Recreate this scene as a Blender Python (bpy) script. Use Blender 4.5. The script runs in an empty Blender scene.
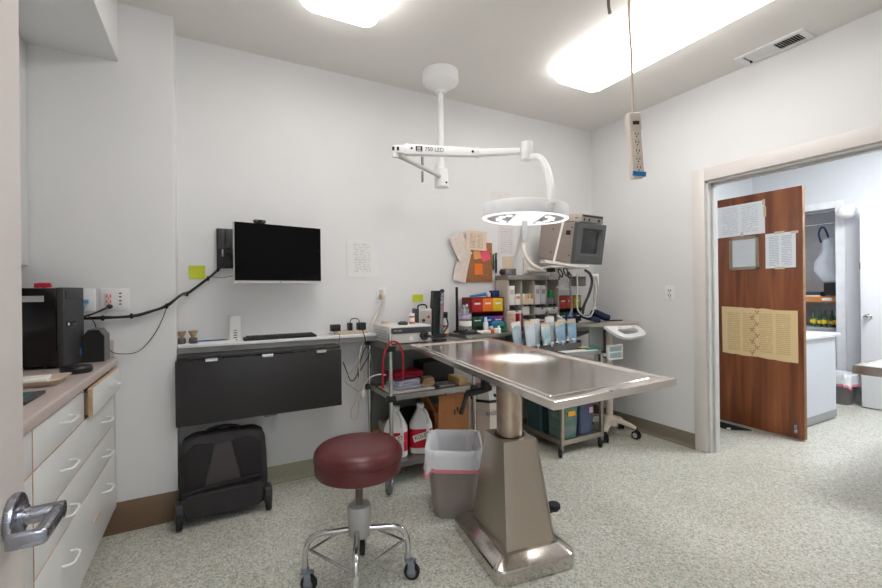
LIGHT_E, HALL_E, CORR_FILL_E, LED_E = 8.6, 37.0, 28.0, 1.5
import bpy, bmesh, math, random
from mathutils import Vector, Matrix, Euler, noise
random.seed(7)
sc = bpy.context.scene
C = sc.collection
PI = math.pi
R = math.radians

# ------------------------------------------------------------------ camera model (used for surveying positions from the photo)
FPX, YAW, Y0, ROLL, HC = 427.08, 0.4946, 290.41, -0.0114, 1.235
sY, cY = math.sin(YAW), math.cos(YAW)
def ray(px, py):
    a = px-441.0; b = py-294.0
    u = (a+b*ROLL)/(1+ROLL*ROLL); v = (b-a*ROLL)/(1+ROLL*ROLL)-(Y0-294)
    u /= FPX; v /= FPX
    return Vector((sY+u*cY, cY-u*sY, -v))
def atY(px, py, y): d = ray(px, py); return Vector((0, 0, HC))+d*(y/d.y)
def atX(px, py, x): d = ray(px, py); return Vector((0, 0, HC))+d*(x/d.x)
def atZ(px, py, z): d = ray(px, py); return Vector((0, 0, HC))+d*((z-HC)/d.z)
def atD(px, py, D): return Vector((0, 0, HC))+ray(px, py)*D

# ------------------------------------------------------------------ materials
def lin(c):
    c = c/255.0
    return c/12.92 if c <= 0.04045 else ((c+0.055)/1.055)**2.4
def L(rgb): return (lin(rgb[0]), lin(rgb[1]), lin(rgb[2]), 1.0)
MATS = {}
def newmat(name):
    m = bpy.data.materials.new(name); m.use_nodes = True
    nt = m.node_tree; b = nt.nodes['Principled BSDF']
    return m, nt, b
def mat(name, rgb, rough=0.5, metal=0.0, var=0.05, scale=12.0, bump=0.0, bscale=200.0, coat=0.0, stretch=None, emit=None, estr=0.0, alpha=1.0, trans=0.0, spec=0.5, rgb2=None, sheen=0.0):
    if name in MATS: return MATS[name]
    m, nt, b = newmat(name)
    N = nt.nodes; K = nt.links
    tc = N.new('ShaderNodeTexCoord'); mp = N.new('ShaderNodeMapping')
    K.new(tc.outputs['Object'], mp.inputs['Vector'])
    if stretch: mp.inputs['Scale'].default_value = stretch
    nz = N.new('ShaderNodeTexNoise'); nz.inputs['Scale'].default_value = scale; nz.inputs['Detail'].default_value = 4
    K.new(mp.outputs['Vector'], nz.inputs['Vector'])
    rp = N.new('ShaderNodeValToRGB')
    c = L(rgb)
    if rgb2 is None:
        lo = tuple(max(0, x*(1-var)) for x in c[:3])+(1,); hi = tuple(min(1, x*(1+var)) for x in c[:3])+(1,)
    else: lo, hi = c, L(rgb2)
    rp.color_ramp.elements[0].color = lo; rp.color_ramp.elements[1].color = hi
    rp.color_ramp.elements[0].position = 0.3; rp.color_ramp.elements[1].position = 0.7
    K.new(nz.outputs['Fac'], rp.inputs['Fac']); K.new(rp.outputs['Color'], b.inputs['Base Color'])
    b.inputs['Roughness'].default_value = rough; b.inputs['Metallic'].default_value = metal
    b.inputs['Specular IOR Level'].default_value = spec
    if coat: b.inputs['Coat Weight'].default_value = coat; b.inputs['Coat Roughness'].default_value = 0.15
    if sheen: b.inputs['Sheen Weight'].default_value = sheen
    if trans: b.inputs['Transmission Weight'].default_value = trans; b.inputs['IOR'].default_value = 1.3
    if alpha < 1: b.inputs['Alpha'].default_value = alpha
    if emit is not None:
        b.inputs['Emission Color'].default_value = L(emit); b.inputs['Emission Strength'].default_value = estr
    if bump:
        n2 = N.new('ShaderNodeTexNoise'); n2.inputs['Scale'].default_value = bscale; n2.inputs['Detail'].default_value = 3
        K.new(mp.outputs['Vector'], n2.inputs['Vector'])
        bp = N.new('ShaderNodeBump'); bp.inputs['Strength'].default_value = bump; bp.inputs['Distance'].default_value = 0.002
        K.new(n2.outputs['Fac'], bp.inputs['Height']); K.new(bp.outputs['Normal'], b.inputs['Normal'])
    MATS[name] = m
    return m
def steel(name, rgb, rough=0.3, stretch=(2, 60, 60), var=0.12, scale=6, rvar=0.08):
    m = mat(name, rgb, rough, 1.0, var, scale, 0.0, stretch=stretch)
    nt = m.node_tree; N = nt.nodes; K = nt.links; b = N['Principled BSDF']
    nz = [n for n in N if n.type == 'TEX_NOISE'][0]
    mr = N.new('ShaderNodeMapRange'); mr.inputs['To Min'].default_value = rough-rvar; mr.inputs['To Max'].default_value = rough+rvar
    K.new(nz.outputs['Fac'], mr.inputs['Value']); K.new(mr.outputs['Result'], b.inputs['Roughness'])
    return m
def text_mat(name, paper, ink, pitch=0.012, hx=0.08, hz=0.11, cols=1, thick=0.45, wscale=90.0, grid=False, dens=0.45):
    """paper printed with rows of small type (object coordinates: x across, z up)"""
    if name in MATS: return MATS[name]
    m, nt, b = newmat(name); N = nt.nodes; K = nt.links
    tc = N.new('ShaderNodeTexCoord'); sx = N.new('ShaderNodeSeparateXYZ'); K.new(tc.outputs['Object'], sx.inputs[0])
    def M(op, a, bb=None, cc=None):
        n = N.new('ShaderNodeMath'); n.operation = op
        for i, v in enumerate((a, bb, cc)):
            if v is None: continue
            if isinstance(v, (int, float)): n.inputs[i].default_value = v
            else: K.new(v, n.inputs[i])
        return n.outputs[0]
    x, z = sx.outputs['X'], sx.outputs['Z']
    row = M('MULTIPLY', z, 1.0/pitch)
    fr = M('FRACT', M('ADD', row, 100.0)); fl = M('FLOOR', M('ADD', row, 100.0))
    inrow = M('LESS_THAN', fr, thick)
    cv = N.new('ShaderNodeCombineXYZ'); K.new(M('MULTIPLY', x, wscale), cv.inputs[0]); K.new(M('MULTIPLY', fl, 7.31), cv.inputs[1])
    nz = N.new('ShaderNodeTexNoise'); nz.inputs['Scale'].default_value = 1.0; nz.inputs['Detail'].default_value = 1
    K.new(cv.outputs[0], nz.inputs['Vector'])
    word = M('GREATER_THAN', nz.outputs['Fac'], dens)
    cw = 2*hx/cols
    cx = M('FRACT', M('ADD', M('MULTIPLY', M('ADD', x, hx), 1.0/cw), 10.0))
    inc = M('MULTIPLY', M('GREATER_THAN', cx, 0.09), M('LESS_THAN', cx, 0.9))
    inx = M('LESS_THAN', M('ABSOLUTE', x), hx); inz = M('LESS_THAN', M('ABSOLUTE', z), hz)
    k = M('MULTIPLY', M('MULTIPLY', inrow, word), M('MULTIPLY', M('MULTIPLY', inx, inz), inc))
    if grid:
        gx = M('LESS_THAN', M('FRACT', M('ADD', M('MULTIPLY', x, 55.0), 100.0)), 0.12); gz = M('LESS_THAN', M('FRACT', M('ADD', M('MULTIPLY', z, 55.0), 100.0)), 0.14)
        k = M('MAXIMUM', k, M('MULTIPLY', M('MAXIMUM', gx, gz), M('MULTIPLY', inx, inz)))
    mx = N.new('ShaderNodeMix'); mx.data_type = 'RGBA'
    K.new(k, mx.inputs['Factor']); mx.inputs['A'].default_value = L(paper); mx.inputs['B'].default_value = L(ink)
    K.new(mx.outputs['Result'], b.inputs['Base Color']); b.inputs['Roughness'].default_value = 0.7
    MATS[name] = m
    return m

# ------------------------------------------------------------------ mesh builder
class MB:
    def __init__(s): s.bm = bmesh.new()
    def _merge(s, t, M=None):
        if M is not None: t.transform(M)
        me = bpy.data.meshes.new('tmp'); t.to_mesh(me); t.free(); s.bm.from_mesh(me); bpy.data.meshes.remove(me)
        return s
    def box(s, c, d, rot=None, bev=0.0, seg=2, M=None):
        t = bmesh.new(); bmesh.ops.create_cube(t, size=1.0)
        t.transform(Matrix.Diagonal((d[0], d[1], d[2], 1)))
        if bev: bmesh.ops.bevel(t, geom=t.edges[:]+t.verts[:], offset=min(bev, min(d)*0.49), segments=seg, affect='EDGES', profile=0.5)
        if rot is not None: t.transform(Euler(rot).to_matrix().to_4x4())
        t.transform(Matrix.Translation(Vector(c)))
        return s._merge(t, M)
    def bx(s, x0, x1, y0, y1, z0, z1, bev=0.0, seg=2):
        return s.box(((x0+x1)/2, (y0+y1)/2, (z0+z1)/2), (abs(x1-x0), abs(y1-y0), abs(z1-z0)), None, bev, seg)
    def cyl(s, p0, p1, r, r2=None, n=20, caps=True, bev=0.0):
        p0, p1 = Vector(p0), Vector(p1); d = p1-p0
        t = bmesh.new(); bmesh.ops.create_cone(t, cap_ends=caps, segments=n, radius1=r, radius2=r if r2 is None else r2, depth=d.length)
        if bev:
            es = [e for e in t.edges if all(abs(abs(v.co.z)-d.length/2) < 1e-6 for v in e.verts)]
            bmesh.ops.bevel(t, geom=es, offset=bev, segments=2, affect='EDGES', profile=0.5)
        q = Vector((0, 0, 1)).rotation_difference(d.normalized()) if d.length > 1e-9 else None
        M = Matrix.Translation((p0+p1)/2) @ q.to_matrix().to_4x4()
        return s._merge(t, M)
    def lathe(s, prof, c=(0, 0, 0), n=28, M=None):
        t = bmesh.new(); rings = []
        for r, z in prof:
            if r < 1e-6: rings.append([t.verts.new((0, 0, z))])
            else: rings.append([t.verts.new((r*math.cos(2*PI*i/n), r*math.sin(2*PI*i/n), z)) for i in range(n)])
        for a, b in zip(rings, rings[1:]):
            for i in range(n):
                j = (i+1) % n
                if len(a) == 1 and len(b) == 1: continue
                if len(a) == 1: t.faces.new((a[0], b[j], b[i]))
                elif len(b) == 1: t.faces.new((a[i], a[j], b[0]))
                else: t.faces.new((a[i], a[j], b[j], b[i]))
        bmesh.ops.recalc_face_normals(t, faces=t.faces[:])
        if M is not None: t.transform(M)
        t.transform(Matrix.Translation(Vector(c)))
        return s._merge(t)
    def loft(s, rings, cap0=True, cap1=True, closed=True, M=None):
        t = bmesh.new(); rv = [[t.verts.new(p) for p in r] for r in rings]
        for a, b in zip(rv, rv[1:]):
            n = len(a)
            for i in range(n if closed else n-1):
                j = (i+1) % n
                t.faces.new((a[i], a[j], b[j], b[i]))
        if cap0: t.faces.new(rv[0][::-1])
        if cap1: t.faces.new(rv[-1])
        if closed: bmesh.ops.recalc_face_normals(t, faces=t.faces[:])
        return s._merge(t, M)
    def tube(s, pts, r, n=10, smooth=True, steps=6, caps=True):
        pts = [Vector(p) for p in pts]
        if smooth and len(pts) > 2: pts = catmull(pts, steps)
        rs = r if isinstance(r, (list, tuple)) else [r]*len(pts)
        if len(rs) != len(pts): rs = [rs[0]+(rs[-1]-rs[0])*i/(len(pts)-1) for i in range(len(pts))]
        rings = []; up = None
        for i, p in enumerate(pts):
            d = (pts[min(i+1, len(pts)-1)]-pts[max(i-1, 0)])
            if d.length < 1e-9: d = Vector((0, 0, 1))
            d.normalize()
            if up is None:
                up = Vector((0, 0, 1)) if abs(d.z) < 0.9 else Vector((1, 0, 0))
            a = d.cross(up)
            if a.length < 1e-6: a = d.orthogonal()
            a.normalize(); up = a.cross(d).normalized()
            rings.append([p+(a*math.cos(2*PI*k/n)+up*math.sin(2*PI*k/n))*rs[i] for k in range(n)])
        return s.loft(rings, caps, caps)
    def prism(s, poly, z0, z1, bev=0.0, M=None):
        t = bmesh.new(); a = [t.verts.new((x, y, z0)) for x, y in poly]; b = [t.verts.new((x, y, z1)) for x, y in poly]
        n = len(poly)
        for i in range(n): t.faces.new((a[i], a[(i+1) % n], b[(i+1) % n], b[i]))
        t.faces.new(a[::-1]); t.faces.new(b)
        bmesh.ops.recalc_face_normals(t, faces=t.faces[:])
        if bev: bmesh.ops.bevel(t, geom=t.edges[:], offset=bev, segments=2, affect='EDGES', profile=0.5)
        return s._merge(t, M)
    def ball(s, c, d, n=16, M=None):
        t = bmesh.new(); bmesh.ops.create_uvsphere(t, u_segments=n, v_segments=max(8, n//2), radius=1.0)
        t.transform(Matrix.Diagonal((d[0], d[1], d[2], 1)))
        if M is not None: t.transform(M)
        t.transform(Matrix.Translation(Vector(c)))
        return s._merge(t)
    def torus(s, c, R0, r, M=None, n=28, m=10):
        rings = []
        for i in range(n):
            a = 2*PI*i/n; rings.append([Vector(((R0+r*math.cos(2*PI*k/m))*math.cos(a), (R0+r*math.cos(2*PI*k/m))*math.sin(a), r*math.sin(2*PI*k/m))) for k in range(m)])
        rings.append(rings[0])
        t = Matrix.Translation(Vector(c)) @ (M or Matrix.Identity(4))
        return s.loft(rings, False, False, True, t)
    def soft(s, c, d, amp=0.01, freq=9.0, rot=None, cuts=6, bev=0.3, seed=0):
        """a cushiony, slightly lumpy block (cloth, bags)"""
        t = bmesh.new(); bmesh.ops.create_cube(t, size=1.0)
        bmesh.ops.subdivide_edges(t, edges=t.edges[:], cuts=cuts, use_grid_fill=True)
        for v in t.verts:
            p = v.co*2
            q = Vector((p.x*math.sqrt(max(0, 1-p.y*p.y/2-p.z*p.z/2+p.y*p.y*p.z*p.z/3)), p.y*math.sqrt(max(0, 1-p.z*p.z/2-p.x*p.x/2+p.z*p.z*p.x*p.x/3)), p.z*math.sqrt(max(0, 1-p.x*p.x/2-p.y*p.y/2+p.x*p.x*p.y*p.y/3))))
            w = p.lerp(q, bev)*0.5
            v.co = Vector((w.x*d[0], w.y*d[1], w.z*d[2]))
        for v in t.verts:
            nn = noise.noise_vector((v.co+Vector((seed*3.1, seed*1.7, seed)))*freq)
            v.co += nn*amp
        if rot is not None: t.transform(Euler(rot).to_matrix().to_4x4())
        t.transform(Matrix.Translation(Vector(c)))
        return s._merge(t)
    def build(s, name, m, parent=None, world=True, angle=35, M=None):
        if M is not None: s.bm.transform(M)
        if parent is not None and world:
            s.bm.transform(WM(parent).inverted())
        me = bpy.data.meshes.new(name); s.bm.to_mesh(me); s.bm.free()
        o = bpy.data.objects.new(name, me); C.objects.link(o)
        if m is not None: me.materials.append(m)
        me.shade_smooth(); me.set_sharp_from_angle(angle=R(angle))
        if parent is not None: o.parent = parent
        return o
def WM(o):
    m = o.matrix_basis.copy()
    return WM(o.parent) @ m if o.parent else m
def catmull(p, steps):
    out = []; q = [p[0]*2-p[1]]+p+[p[-1]*2-p[-2]]
    for i in range(1, len(q)-2):
        for k in range(steps):
            t = k/steps
            out.append(0.5*((2*q[i])+(q[i+1]-q[i-1])*t+(2*q[i-1]-5*q[i]+4*q[i+1]-q[i+2])*t*t+(3*q[i]-q[i-1]-3*q[i+1]+q[i+2])*t**3))
    out.append(p[-1]); return out
def rrect(hw, hd, r, z, cx=0, cy=0, n=6):
    r = min(r, hw*0.999, hd*0.999); pts = []
    for k, (sx, sy) in enumerate(((1, 1), (-1, 1), (-1, -1), (1, -1))):
        for i in range(n+1):
            a = PI/2*k+PI/2*i/n
            pts.append(Vector((cx+sx*(hw-r)+r*math.cos(a), cy+sy*(hd-r)+r*math.sin(a), z)))
    return pts
def tag(o, label, cat, group=None):
    o['label'] = label; o['category'] = cat
    if group: o['group'] = group
    return o
def thing(name, label, cat, loc=(0, 0, 0), rotz=0.0, group=None, rot=None):
    o = bpy.data.objects.new(name, None); C.objects.link(o); o.empty_display_size = 0.05
    o.location = loc; o.rotation_euler = rot if rot is not None else (0, 0, rotz)
    return tag(o, label, cat, group)
def one(name, mb, m, label, cat, loc=(0, 0, 0), rotz=0.0, group=None, rot=None, angle=35):
    """a thing that is a single mesh; mb is built in local coordinates"""
    o = mb.build(name, m, None, angle=angle); o.location = loc; o.rotation_euler = rot if rot is not None else (0, 0, rotz)
    return tag(o, label, cat, group)
def onew(name, mb, m, label, cat, loc, rotz=0.0, group=None, angle=35):
    """same, mb given in world coordinates"""
    M = Matrix.Translation(Vector(loc)) @ Matrix.Rotation(rotz, 4, 'Z')
    mb.bm.transform(M.inverted())
    return one(name, mb, m, label, cat, loc, rotz, group, angle=angle)
def struct(name, mb, m, parent=None, angle=35):
    o = mb.build(name, m, parent, angle=angle)
    if parent is None: o['kind'] = 'structure'
    return o
def lettering(name, txt, size, m, parent, M, ext=0.0004, align='CENTER', sx=1.0):
    """M places the text: local x right, y up, z out of the surface (world)"""
    cu = bpy.data.curves.new(name, 'FONT'); cu.body = txt; cu.size = size; cu.extrude = ext; cu.align_x = align; cu.align_y = 'CENTER'
    t = bpy.data.objects.new(name, cu); C.objects.link(t)
    bpy.context.view_layer.update()
    me = bpy.data.meshes.new_from_object(t.evaluated_get(bpy.context.evaluated_depsgraph_get()))
    bpy.data.objects.remove(t); bpy.data.curves.remove(cu)
    me.transform(WM(parent).inverted() @ M @ Matrix.Diagonal((sx, 1, 1, 1)))
    me.name = name; o = bpy.data.objects.new(name, me); C.objects.link(o); me.materials.clear(); me.materials.append(m); o.parent = parent
    return o
def face_M(c, right, up):
    x = Vector(right).normalized(); y = Vector(up).normalized(); z = x.cross(y)
    M = Matrix((x, y, z)).transposed().to_4x4(); M.translation = Vector(c)
    return M

# ------------------------------------------------------------------ common materials
WHITE_PAINT = mat('wall_paint', (230, 230, 230), 0.55, var=0.012, scale=3, bump=0.05, bscale=260)
CEIL_PAINT = mat('ceiling_paint', (234, 231, 226), 0.6, var=0.015, scale=3, bump=0.05, bscale=240)
TRIM_PAINT = mat('trim_paint', (226, 220, 216), 0.4, var=0.01)
CAB_WHITE = mat('cabinet_laminate', (226, 226, 224), 0.35, var=0.015, scale=4)
TAN_EDGE = mat('raw_board_edge', (205, 172, 142), 0.6, var=0.08, scale=40)
GAP = mat('shadow_gap', (40, 28, 20), 0.8)
LAM_TOP = mat('worktop_laminate', (193, 178, 172), 0.35, var=0.05, scale=60)
BLACK = mat('black_plastic', (26, 26, 28), 0.42, var=0.1, scale=40)
BLACK_GLOSS = mat('black_gloss', (9, 9, 10), 0.12, var=0.02)
DKGREY = mat('dark_grey_plastic', (58, 58, 60), 0.5, var=0.1, scale=60)
GREY = mat('grey_plastic', (130, 130, 130), 0.5, var=0.06)
LTGREY = mat('light_grey_plastic', (196, 195, 192), 0.45, var=0.03)
WHITE = mat('white_plastic', (236, 236, 236), 0.32, var=0.01)
CREAM = mat('cream_plastic', (224, 212, 196), 0.45, var=0.03)
BEIGE = mat('beige_plastic', (205, 188, 166), 0.5, var=0.04)
STEEL_TOP = steel('brushed_steel_top', (224, 216, 209), 0.17, (40, 2, 40), 0.04, rvar=0.03)
STEEL_TOP.node_tree.nodes['Principled BSDF'].inputs['Metallic'].default_value = 0.84
STEEL_EDGE = steel('brushed_steel_edge', (180, 172, 164), 0.32, (4, 4, 80), 0.12)
STEEL_PED = steel('satin_steel_pedestal', (196, 186, 172), 0.36, (60, 60, 3), 0.05)
STEEL_BASE = steel('polished_steel_base', (200, 194, 188), 0.16, (8, 8, 8), 0.08, rvar=0.04)
STEEL_COL = steel('scuffed_steel_column', (198, 180, 162), 0.34, (5, 5, 3), 0.14, 6)
CHROME = steel('chrome', (205, 205, 205), 0.14, (4, 4, 4), 0.04, rvar=0.03)
NICKEL = steel('satin_nickel', (158, 160, 168), 0.27, (6, 6, 20), 0.03, rvar=0.03)
CART_STEEL = steel('cart_steel', (172, 171, 166), 0.4, (10, 60, 60), 0.15)
RUBBER = mat('black_rubber', (24, 24, 25), 0.7, var=0.15, scale=80)
GREYRUB = mat('grey_rubber', (112, 112, 110), 0.6, var=0.1)
PAPER = mat('plain_paper', (236, 232, 226), 0.8, var=0.02)
PAPERCREAM = mat('cream_paper', (226, 206, 180), 0.8, var=0.04)
CARDBOARD = mat('corrugated_cardboard', (176, 118, 72), 0.85, var=0.1, scale=30, stretch=(1, 1, 0.2))
RED = mat('red_plastic', (176, 28, 34), 0.45)
MAROON = mat('maroon_plastic', (122, 26, 34), 0.5)
ORANGE = mat('orange_plastic', (238, 118, 26), 0.4)
YELLOW = mat('yellow_plastic', (226, 190, 34), 0.4)
BLUE = mat('blue_plastic', (24, 84, 168), 0.4)
NAVY = mat('navy_fabric', (28, 40, 78), 0.8, bump=0.3)
PURPLE = mat('purple_plastic', (128, 66, 152), 0.4)
GREEN = mat('green_plastic', (38, 92, 66), 0.45)
TEAL = mat('teal_plastic', (24, 140, 130), 0.45)
NOTE_Y = mat('yellow_sticky_note', (206, 214, 58), 0.75, var=0.06)
INK = mat('black_print', (20, 20, 22), 0.6)
AMBER = mat('amber_bottle', (206, 110, 34), 0.25, var=0.1)
ACRYL = mat('clear_plastic', (235, 240, 242), 0.08, var=0.0, trans=0.85)
# ================================================================== THE SETTING
H = 2.753; YB = 2.944; YJ = 2.747; XR = 3.26; XJ = -0.168; XL = -1.06
# floor: speckled sheet vinyl
def floor_mat():
    m, nt, b = newmat('speckled_vinyl'); N = nt.nodes; K = nt.links
    tc = N.new('ShaderNodeTexCoord')
    v1 = N.new('ShaderNodeTexVoronoi'); v1.inputs['Scale'].default_value = 135; K.new(tc.outputs['Object'], v1.inputs['Vector'])
    r1 = N.new('ShaderNodeValToRGB'); r1.color_ramp.interpolation = 'CONSTANT'
    cols = [(0.0, (202, 201, 190)), (0.30, (184, 187, 174)), (0.48, (212, 211, 203)), (0.64, (158, 165, 152)), (0.75, (204, 192, 174)), (0.83, (222, 221, 215)), (0.92, (168, 160, 144))]
    e = r1.color_ramp.elements
    e[0].position = 0; e[0].color = L(cols[0][1]); e[1].position = cols[1][0]; e[1].color = L(cols[1][1])
    for p, c in cols[2:]:
        q = e.new(p); q.color = L(c)
    sep = N.new('ShaderNodeSeparateColor'); K.new(v1.outputs['Color'], sep.inputs[0]); K.new(sep.outputs[0], r1.inputs['Fac'])
    nz = N.new('ShaderNodeTexNoise'); nz.inputs['Scale'].default_value = 2.2; nz.inputs['Detail'].default_value = 5; K.new(tc.outputs['Object'], nz.inputs['Vector'])
    r2 = N.new('ShaderNodeValToRGB'); r2.color_ramp.elements[0].color = (0.93, 0.93, 0.91, 1); r2.color_ramp.elements[1].color = (1, 1, 1, 1)
    r2.color_ramp.elements[0].position = 0.3; r2.color_ramp.elements[1].position = 0.6
    K.new(nz.outputs['Fac'], r2.inputs['Fac'])
    mx = N.new('ShaderNodeMix'); mx.data_type = 'RGBA'; mx.blend_type = 'MULTIPLY'; mx.inputs['Factor'].default_value = 1
    K.new(r1.outputs['Color'], mx.inputs['A']); K.new(r2.outputs['Color'], mx.inputs['B']); K.new(mx.outputs['Result'], b.inputs['Base Color'])
    b.inputs['Roughness'].default_value = 0.36; b.inputs['Specular IOR Level'].default_value = 0.45
    return m
FLOOR = floor_mat()
struct('floor', MB().bx(-1.3, 6.3, -1.6, 3.2, -0.06, 0), FLOOR)
struct('ceiling', MB().bx(-1.3, 6.3, -1.6, 3.2, H, H+0.06), CEIL_PAINT)
struct('wall_back', MB().bx(XJ, XR, YB, YB+0.12, 0, H), WHITE_PAINT)
struct('wall_back_recess', MB().bx(XL-0.1, XJ, YJ, YB+0.12, 0, H), WHITE_PAINT)
struct('wall_left', MB().bx(XL-0.12, XL, 0.04, YJ, 0, H), WHITE_PAINT)
struct('soffit', MB().bx(XL, -0.412, 0.05, YJ, 2.445, H), WHITE_PAINT)
w = MB().bx(XL-0.12, -0.34, -0.08, 0.04, 0, H).bx(0.66, XR+0.12, -0.08, 0.04, 0, H).bx(-0.34, 0.66, -0.08, 0.04, 2.07, H)
struct('wall_front', w, WHITE_PAINT)
JY = 1.868; JY0 = 0.75; HD = 2.03
w = MB().bx(XR, XR+0.12, JY, YB+0.12, 0, H).bx(XR, XR+0.12, 0.04, JY0, 0, H).bx(XR, XR+0.12, JY0, JY, HD, H)
struct('wall_right', w, WHITE_PAINT)
# doorway casing and jamb lining
t = MB().bx(XR-0.022, XR, JY-0.005, JY+0.085, 0, HD+0.09, 0.004).bx(XR-0.022, XR, JY0-0.085, JY0+0.005, 0, HD+0.09, 0.004).bx(XR-0.0215, XR, JY0, JY, HD-0.005, HD+0.09, 0.004)
struct('trim_1', t, TRIM_PAINT)
t = MB().bx(XR-0.002, XR+0.122, JY-0.02, JY+0.005, 0, HD).bx(XR-0.002, XR+0.122, JY0-0.005, JY0+0.02, 0, HD).bx(XR-0.002, XR+0.122, JY0, JY, HD-0.02, HD+0.005)
t.bx(XR+0.045, XR+0.085, JY-0.034, JY-0.02, 0, HD-0.02).bx(XR+0.045, XR+0.085, JY0, JY, HD-0.034, HD-0.02)
struct('trim_2', t, mat('jamb_paint', (206, 205, 202), 0.4))
# baseboards
BROWN_BASE = mat('brown_vinyl_base', (120, 96, 74), 0.45, var=0.06)
struct('baseboard_left', MB().bx(-0.6, XJ+0.002, YJ-0.008, YJ, 0, 0.158, 0.002).bx(-0.6, XJ+0.002, YJ-0.016, YJ, 0, 0.012, 0.003), BROWN_BASE)
COVE = mat('speckled_cove', (150, 148, 128), 0.45, rgb2=(176, 172, 150), scale=130)
t = MB().bx(XJ, XR, YB-0.006, YB, 0, 0.113)
t.loft([[Vector((x, YB-0.006, 0.03)), Vector((x, YB-0.012, 0.012)), Vector((x, YB-0.03, 0.002)), Vector((x, YB-0.006, 0.0))] for x in (XJ, XR)])
struct('baseboard_back', t, COVE)
struct('cove_highlight_strip', MB().bx(XJ, XR, YB-0.034, YB-0.028, 0, 0.0025), mat('cove_highlight', (226, 222, 206), 0.4))  # pale strip that paints the bright highlight along the cove foot
COVE2 = mat('grey_cove', (128, 120, 104), 0.45, rgb2=(146, 138, 120), scale=110)
t = MB().bx(XR-0.006, XR, JY+0.09, YB, 0, 0.113)
t.loft([[Vector((XR-0.006, y, 0.03)), Vector((XR-0.012, y, 0.012)), Vector((XR-0.03, y, 0.002)), Vector((XR-0.006, y, 0.0))] for y in (JY+0.09, YB)])
struct('baseboard_right', t, COVE2)
# rooms beyond the doorway
HALLW = mat('hall_paint', (222, 225, 229), 0.55, var=0.01)
XF = 6.0
struct('wall_far', MB().bx(XF, XF+0.1, -1.5, 2.05, 0, H).bx(XF, XF+0.1, 2.05, 2.96, 2.085, H).bx(XF, XF+0.1, 2.7, 2.96, 0, 2.085), HALLW)
struct('wall_far_closet', MB().bx(XF+0.1, XF+0.72, 1.9, 2.0, 0, H).bx(XF+0.1, XF+0.72, 2.7, 2.8, 0, H).bx(XF+0.72, XF+0.8, 1.9, 2.8, 0, H), mat('closet_paint', (228, 232, 236), 0.6))
struct('floor_closet', MB().bx(XF+0.1, XF+0.8, 1.9, 2.8, -0.06, 0), FLOOR)
struct('ceiling_closet', MB().bx(XF+0.1, XF+0.8, 1.9, 2.8, 2.15, 2.2), HALLW)
struct('wall_hall_side', MB().bx(XR+0.12, XF+0.1, 2.86, 2.96, 0, H), HALLW)
struct('wall_hall_stub', MB().bx(4.08, 4.18, 2.44, 2.86, 0, H), HALLW)
struct('wall_hall_front', MB().bx(XR+0.12, XF+0.1, -1.5, -1.4, 0, H), HALLW)
struct('trim_4', MB().bx(XF-0.018, XF, 1.97, 2.05, 0, 2.16, 0.003).bx(XF-0.018, XF, 2.05, 2.8, 2.085, 2.16, 0.003), mat('closet_trim', (232, 233, 236), 0.4))
struct('trim_5', MB().bx(XF+0.01, XF+0.06, 2.05, 2.7, 2.05, 2.085), mat('closet_track', (140, 142, 144), 0.4, 0.6))
# the room behind the camera
struct('wall_corridor', MB().bx(-1.3, 1.6, -1.5, -1.4, 0, H).bx(-1.3, -1.2, -1.4, -0.08, 0, H).bx(1.5, 1.6, -1.4, -0.08, 0, H), HALLW)

# door_1: the open door on the left with its lever
DOORP = mat('door_paint_warm', (216, 208, 203), 0.4, var=0.01)
d1 = struct('door_1', MB().bx(-0.283, -0.241, 0.065, 0.835, 0.012, 2.05, 0.002), DOORP)
c = Vector((-0.241, 0.787, 0.932))
lv = MB().cyl(c, c+Vector((0.010, 0, 0)), 0.033, n=36, bev=0.003).cyl(c+Vector((0.01, 0, 0)), c+Vector((0.016, 0, 0)), 0.016, n=24).cyl(c+Vector((0.014, 0, 0)), c+Vector((0.056, 0, 0)), 0.0115, 0.0115, n=24)
struct('lever_rosette', lv, NICKEL, d1)
lv = MB().box(c+Vector((0.05, -0.034, 0)), (0.014, 0.09, 0.02), None, 0.005, 3).box(c+Vector((0.036, -0.0745, 0)), (0.038, 0.011, 0.02), None, 0.004, 3)
struct('lever_handle', lv, NICKEL, d1)
struct('latch_plate', MB().bx(-0.274, -0.25, 0.8345, 0.8365, 0.89, 0.96), NICKEL, d1)
struct('trim_6', MB().bx(-0.42, -0.32, 0.04, 0.058, 0, 2.12, 0.003).bx(0.64, 0.74, 0.04, 0.058, 0, 2.12, 0.003).bx(-0.3195, 0.64, 0.04, 0.058, 2.055, 2.12, 0.003), TRIM_PAINT)

# door_2: brown wooden door beyond the doorway
def wood_mat(name, a, b2, c2):
    m, nt, b = newmat(name); N = nt.nodes; K = nt.links
    tc = N.new('ShaderNodeTexCoord'); mp = N.new('ShaderNodeMapping'); mp.inputs['Scale'].default_value = (1, 9, 0.7)
    K.new(tc.outputs['Object'], mp.inputs['Vector'])
    nz = N.new('ShaderNodeTexNoise'); nz.inputs['Scale'].default_value = 1.6; nz.inputs['Detail'].default_value = 7; nz.inputs['Distortion'].default_value = 0.6
    K.new(mp.outputs['Vector'], nz.inputs['Vector'])
    rp = N.new('ShaderNodeValToRGB'); e = rp.color_ramp.elements; e[0].color = L(a); e[0].position = 0.3; e[1].color = L(c2); e[1].position = 0.72
    q = e.new(0.5); q.color = L(b2)
    K.new(nz.outputs['Fac'], rp.inputs['Fac']); K.new(rp.outputs['Color'], b.inputs['Base Color']); b.inputs['Roughness'].default_value = 0.33
    return m
BROWNWOOD = wood_mat('red_brown_veneer', (106, 54, 28), (138, 76, 40), (162, 96, 54))
XD = 4.13
d2 = struct('door_2', MB().bx(XD, XD+0.042, 1.618, 2.42, 0.012, 2.035, 0.002), BROWNWOOD)
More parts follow.
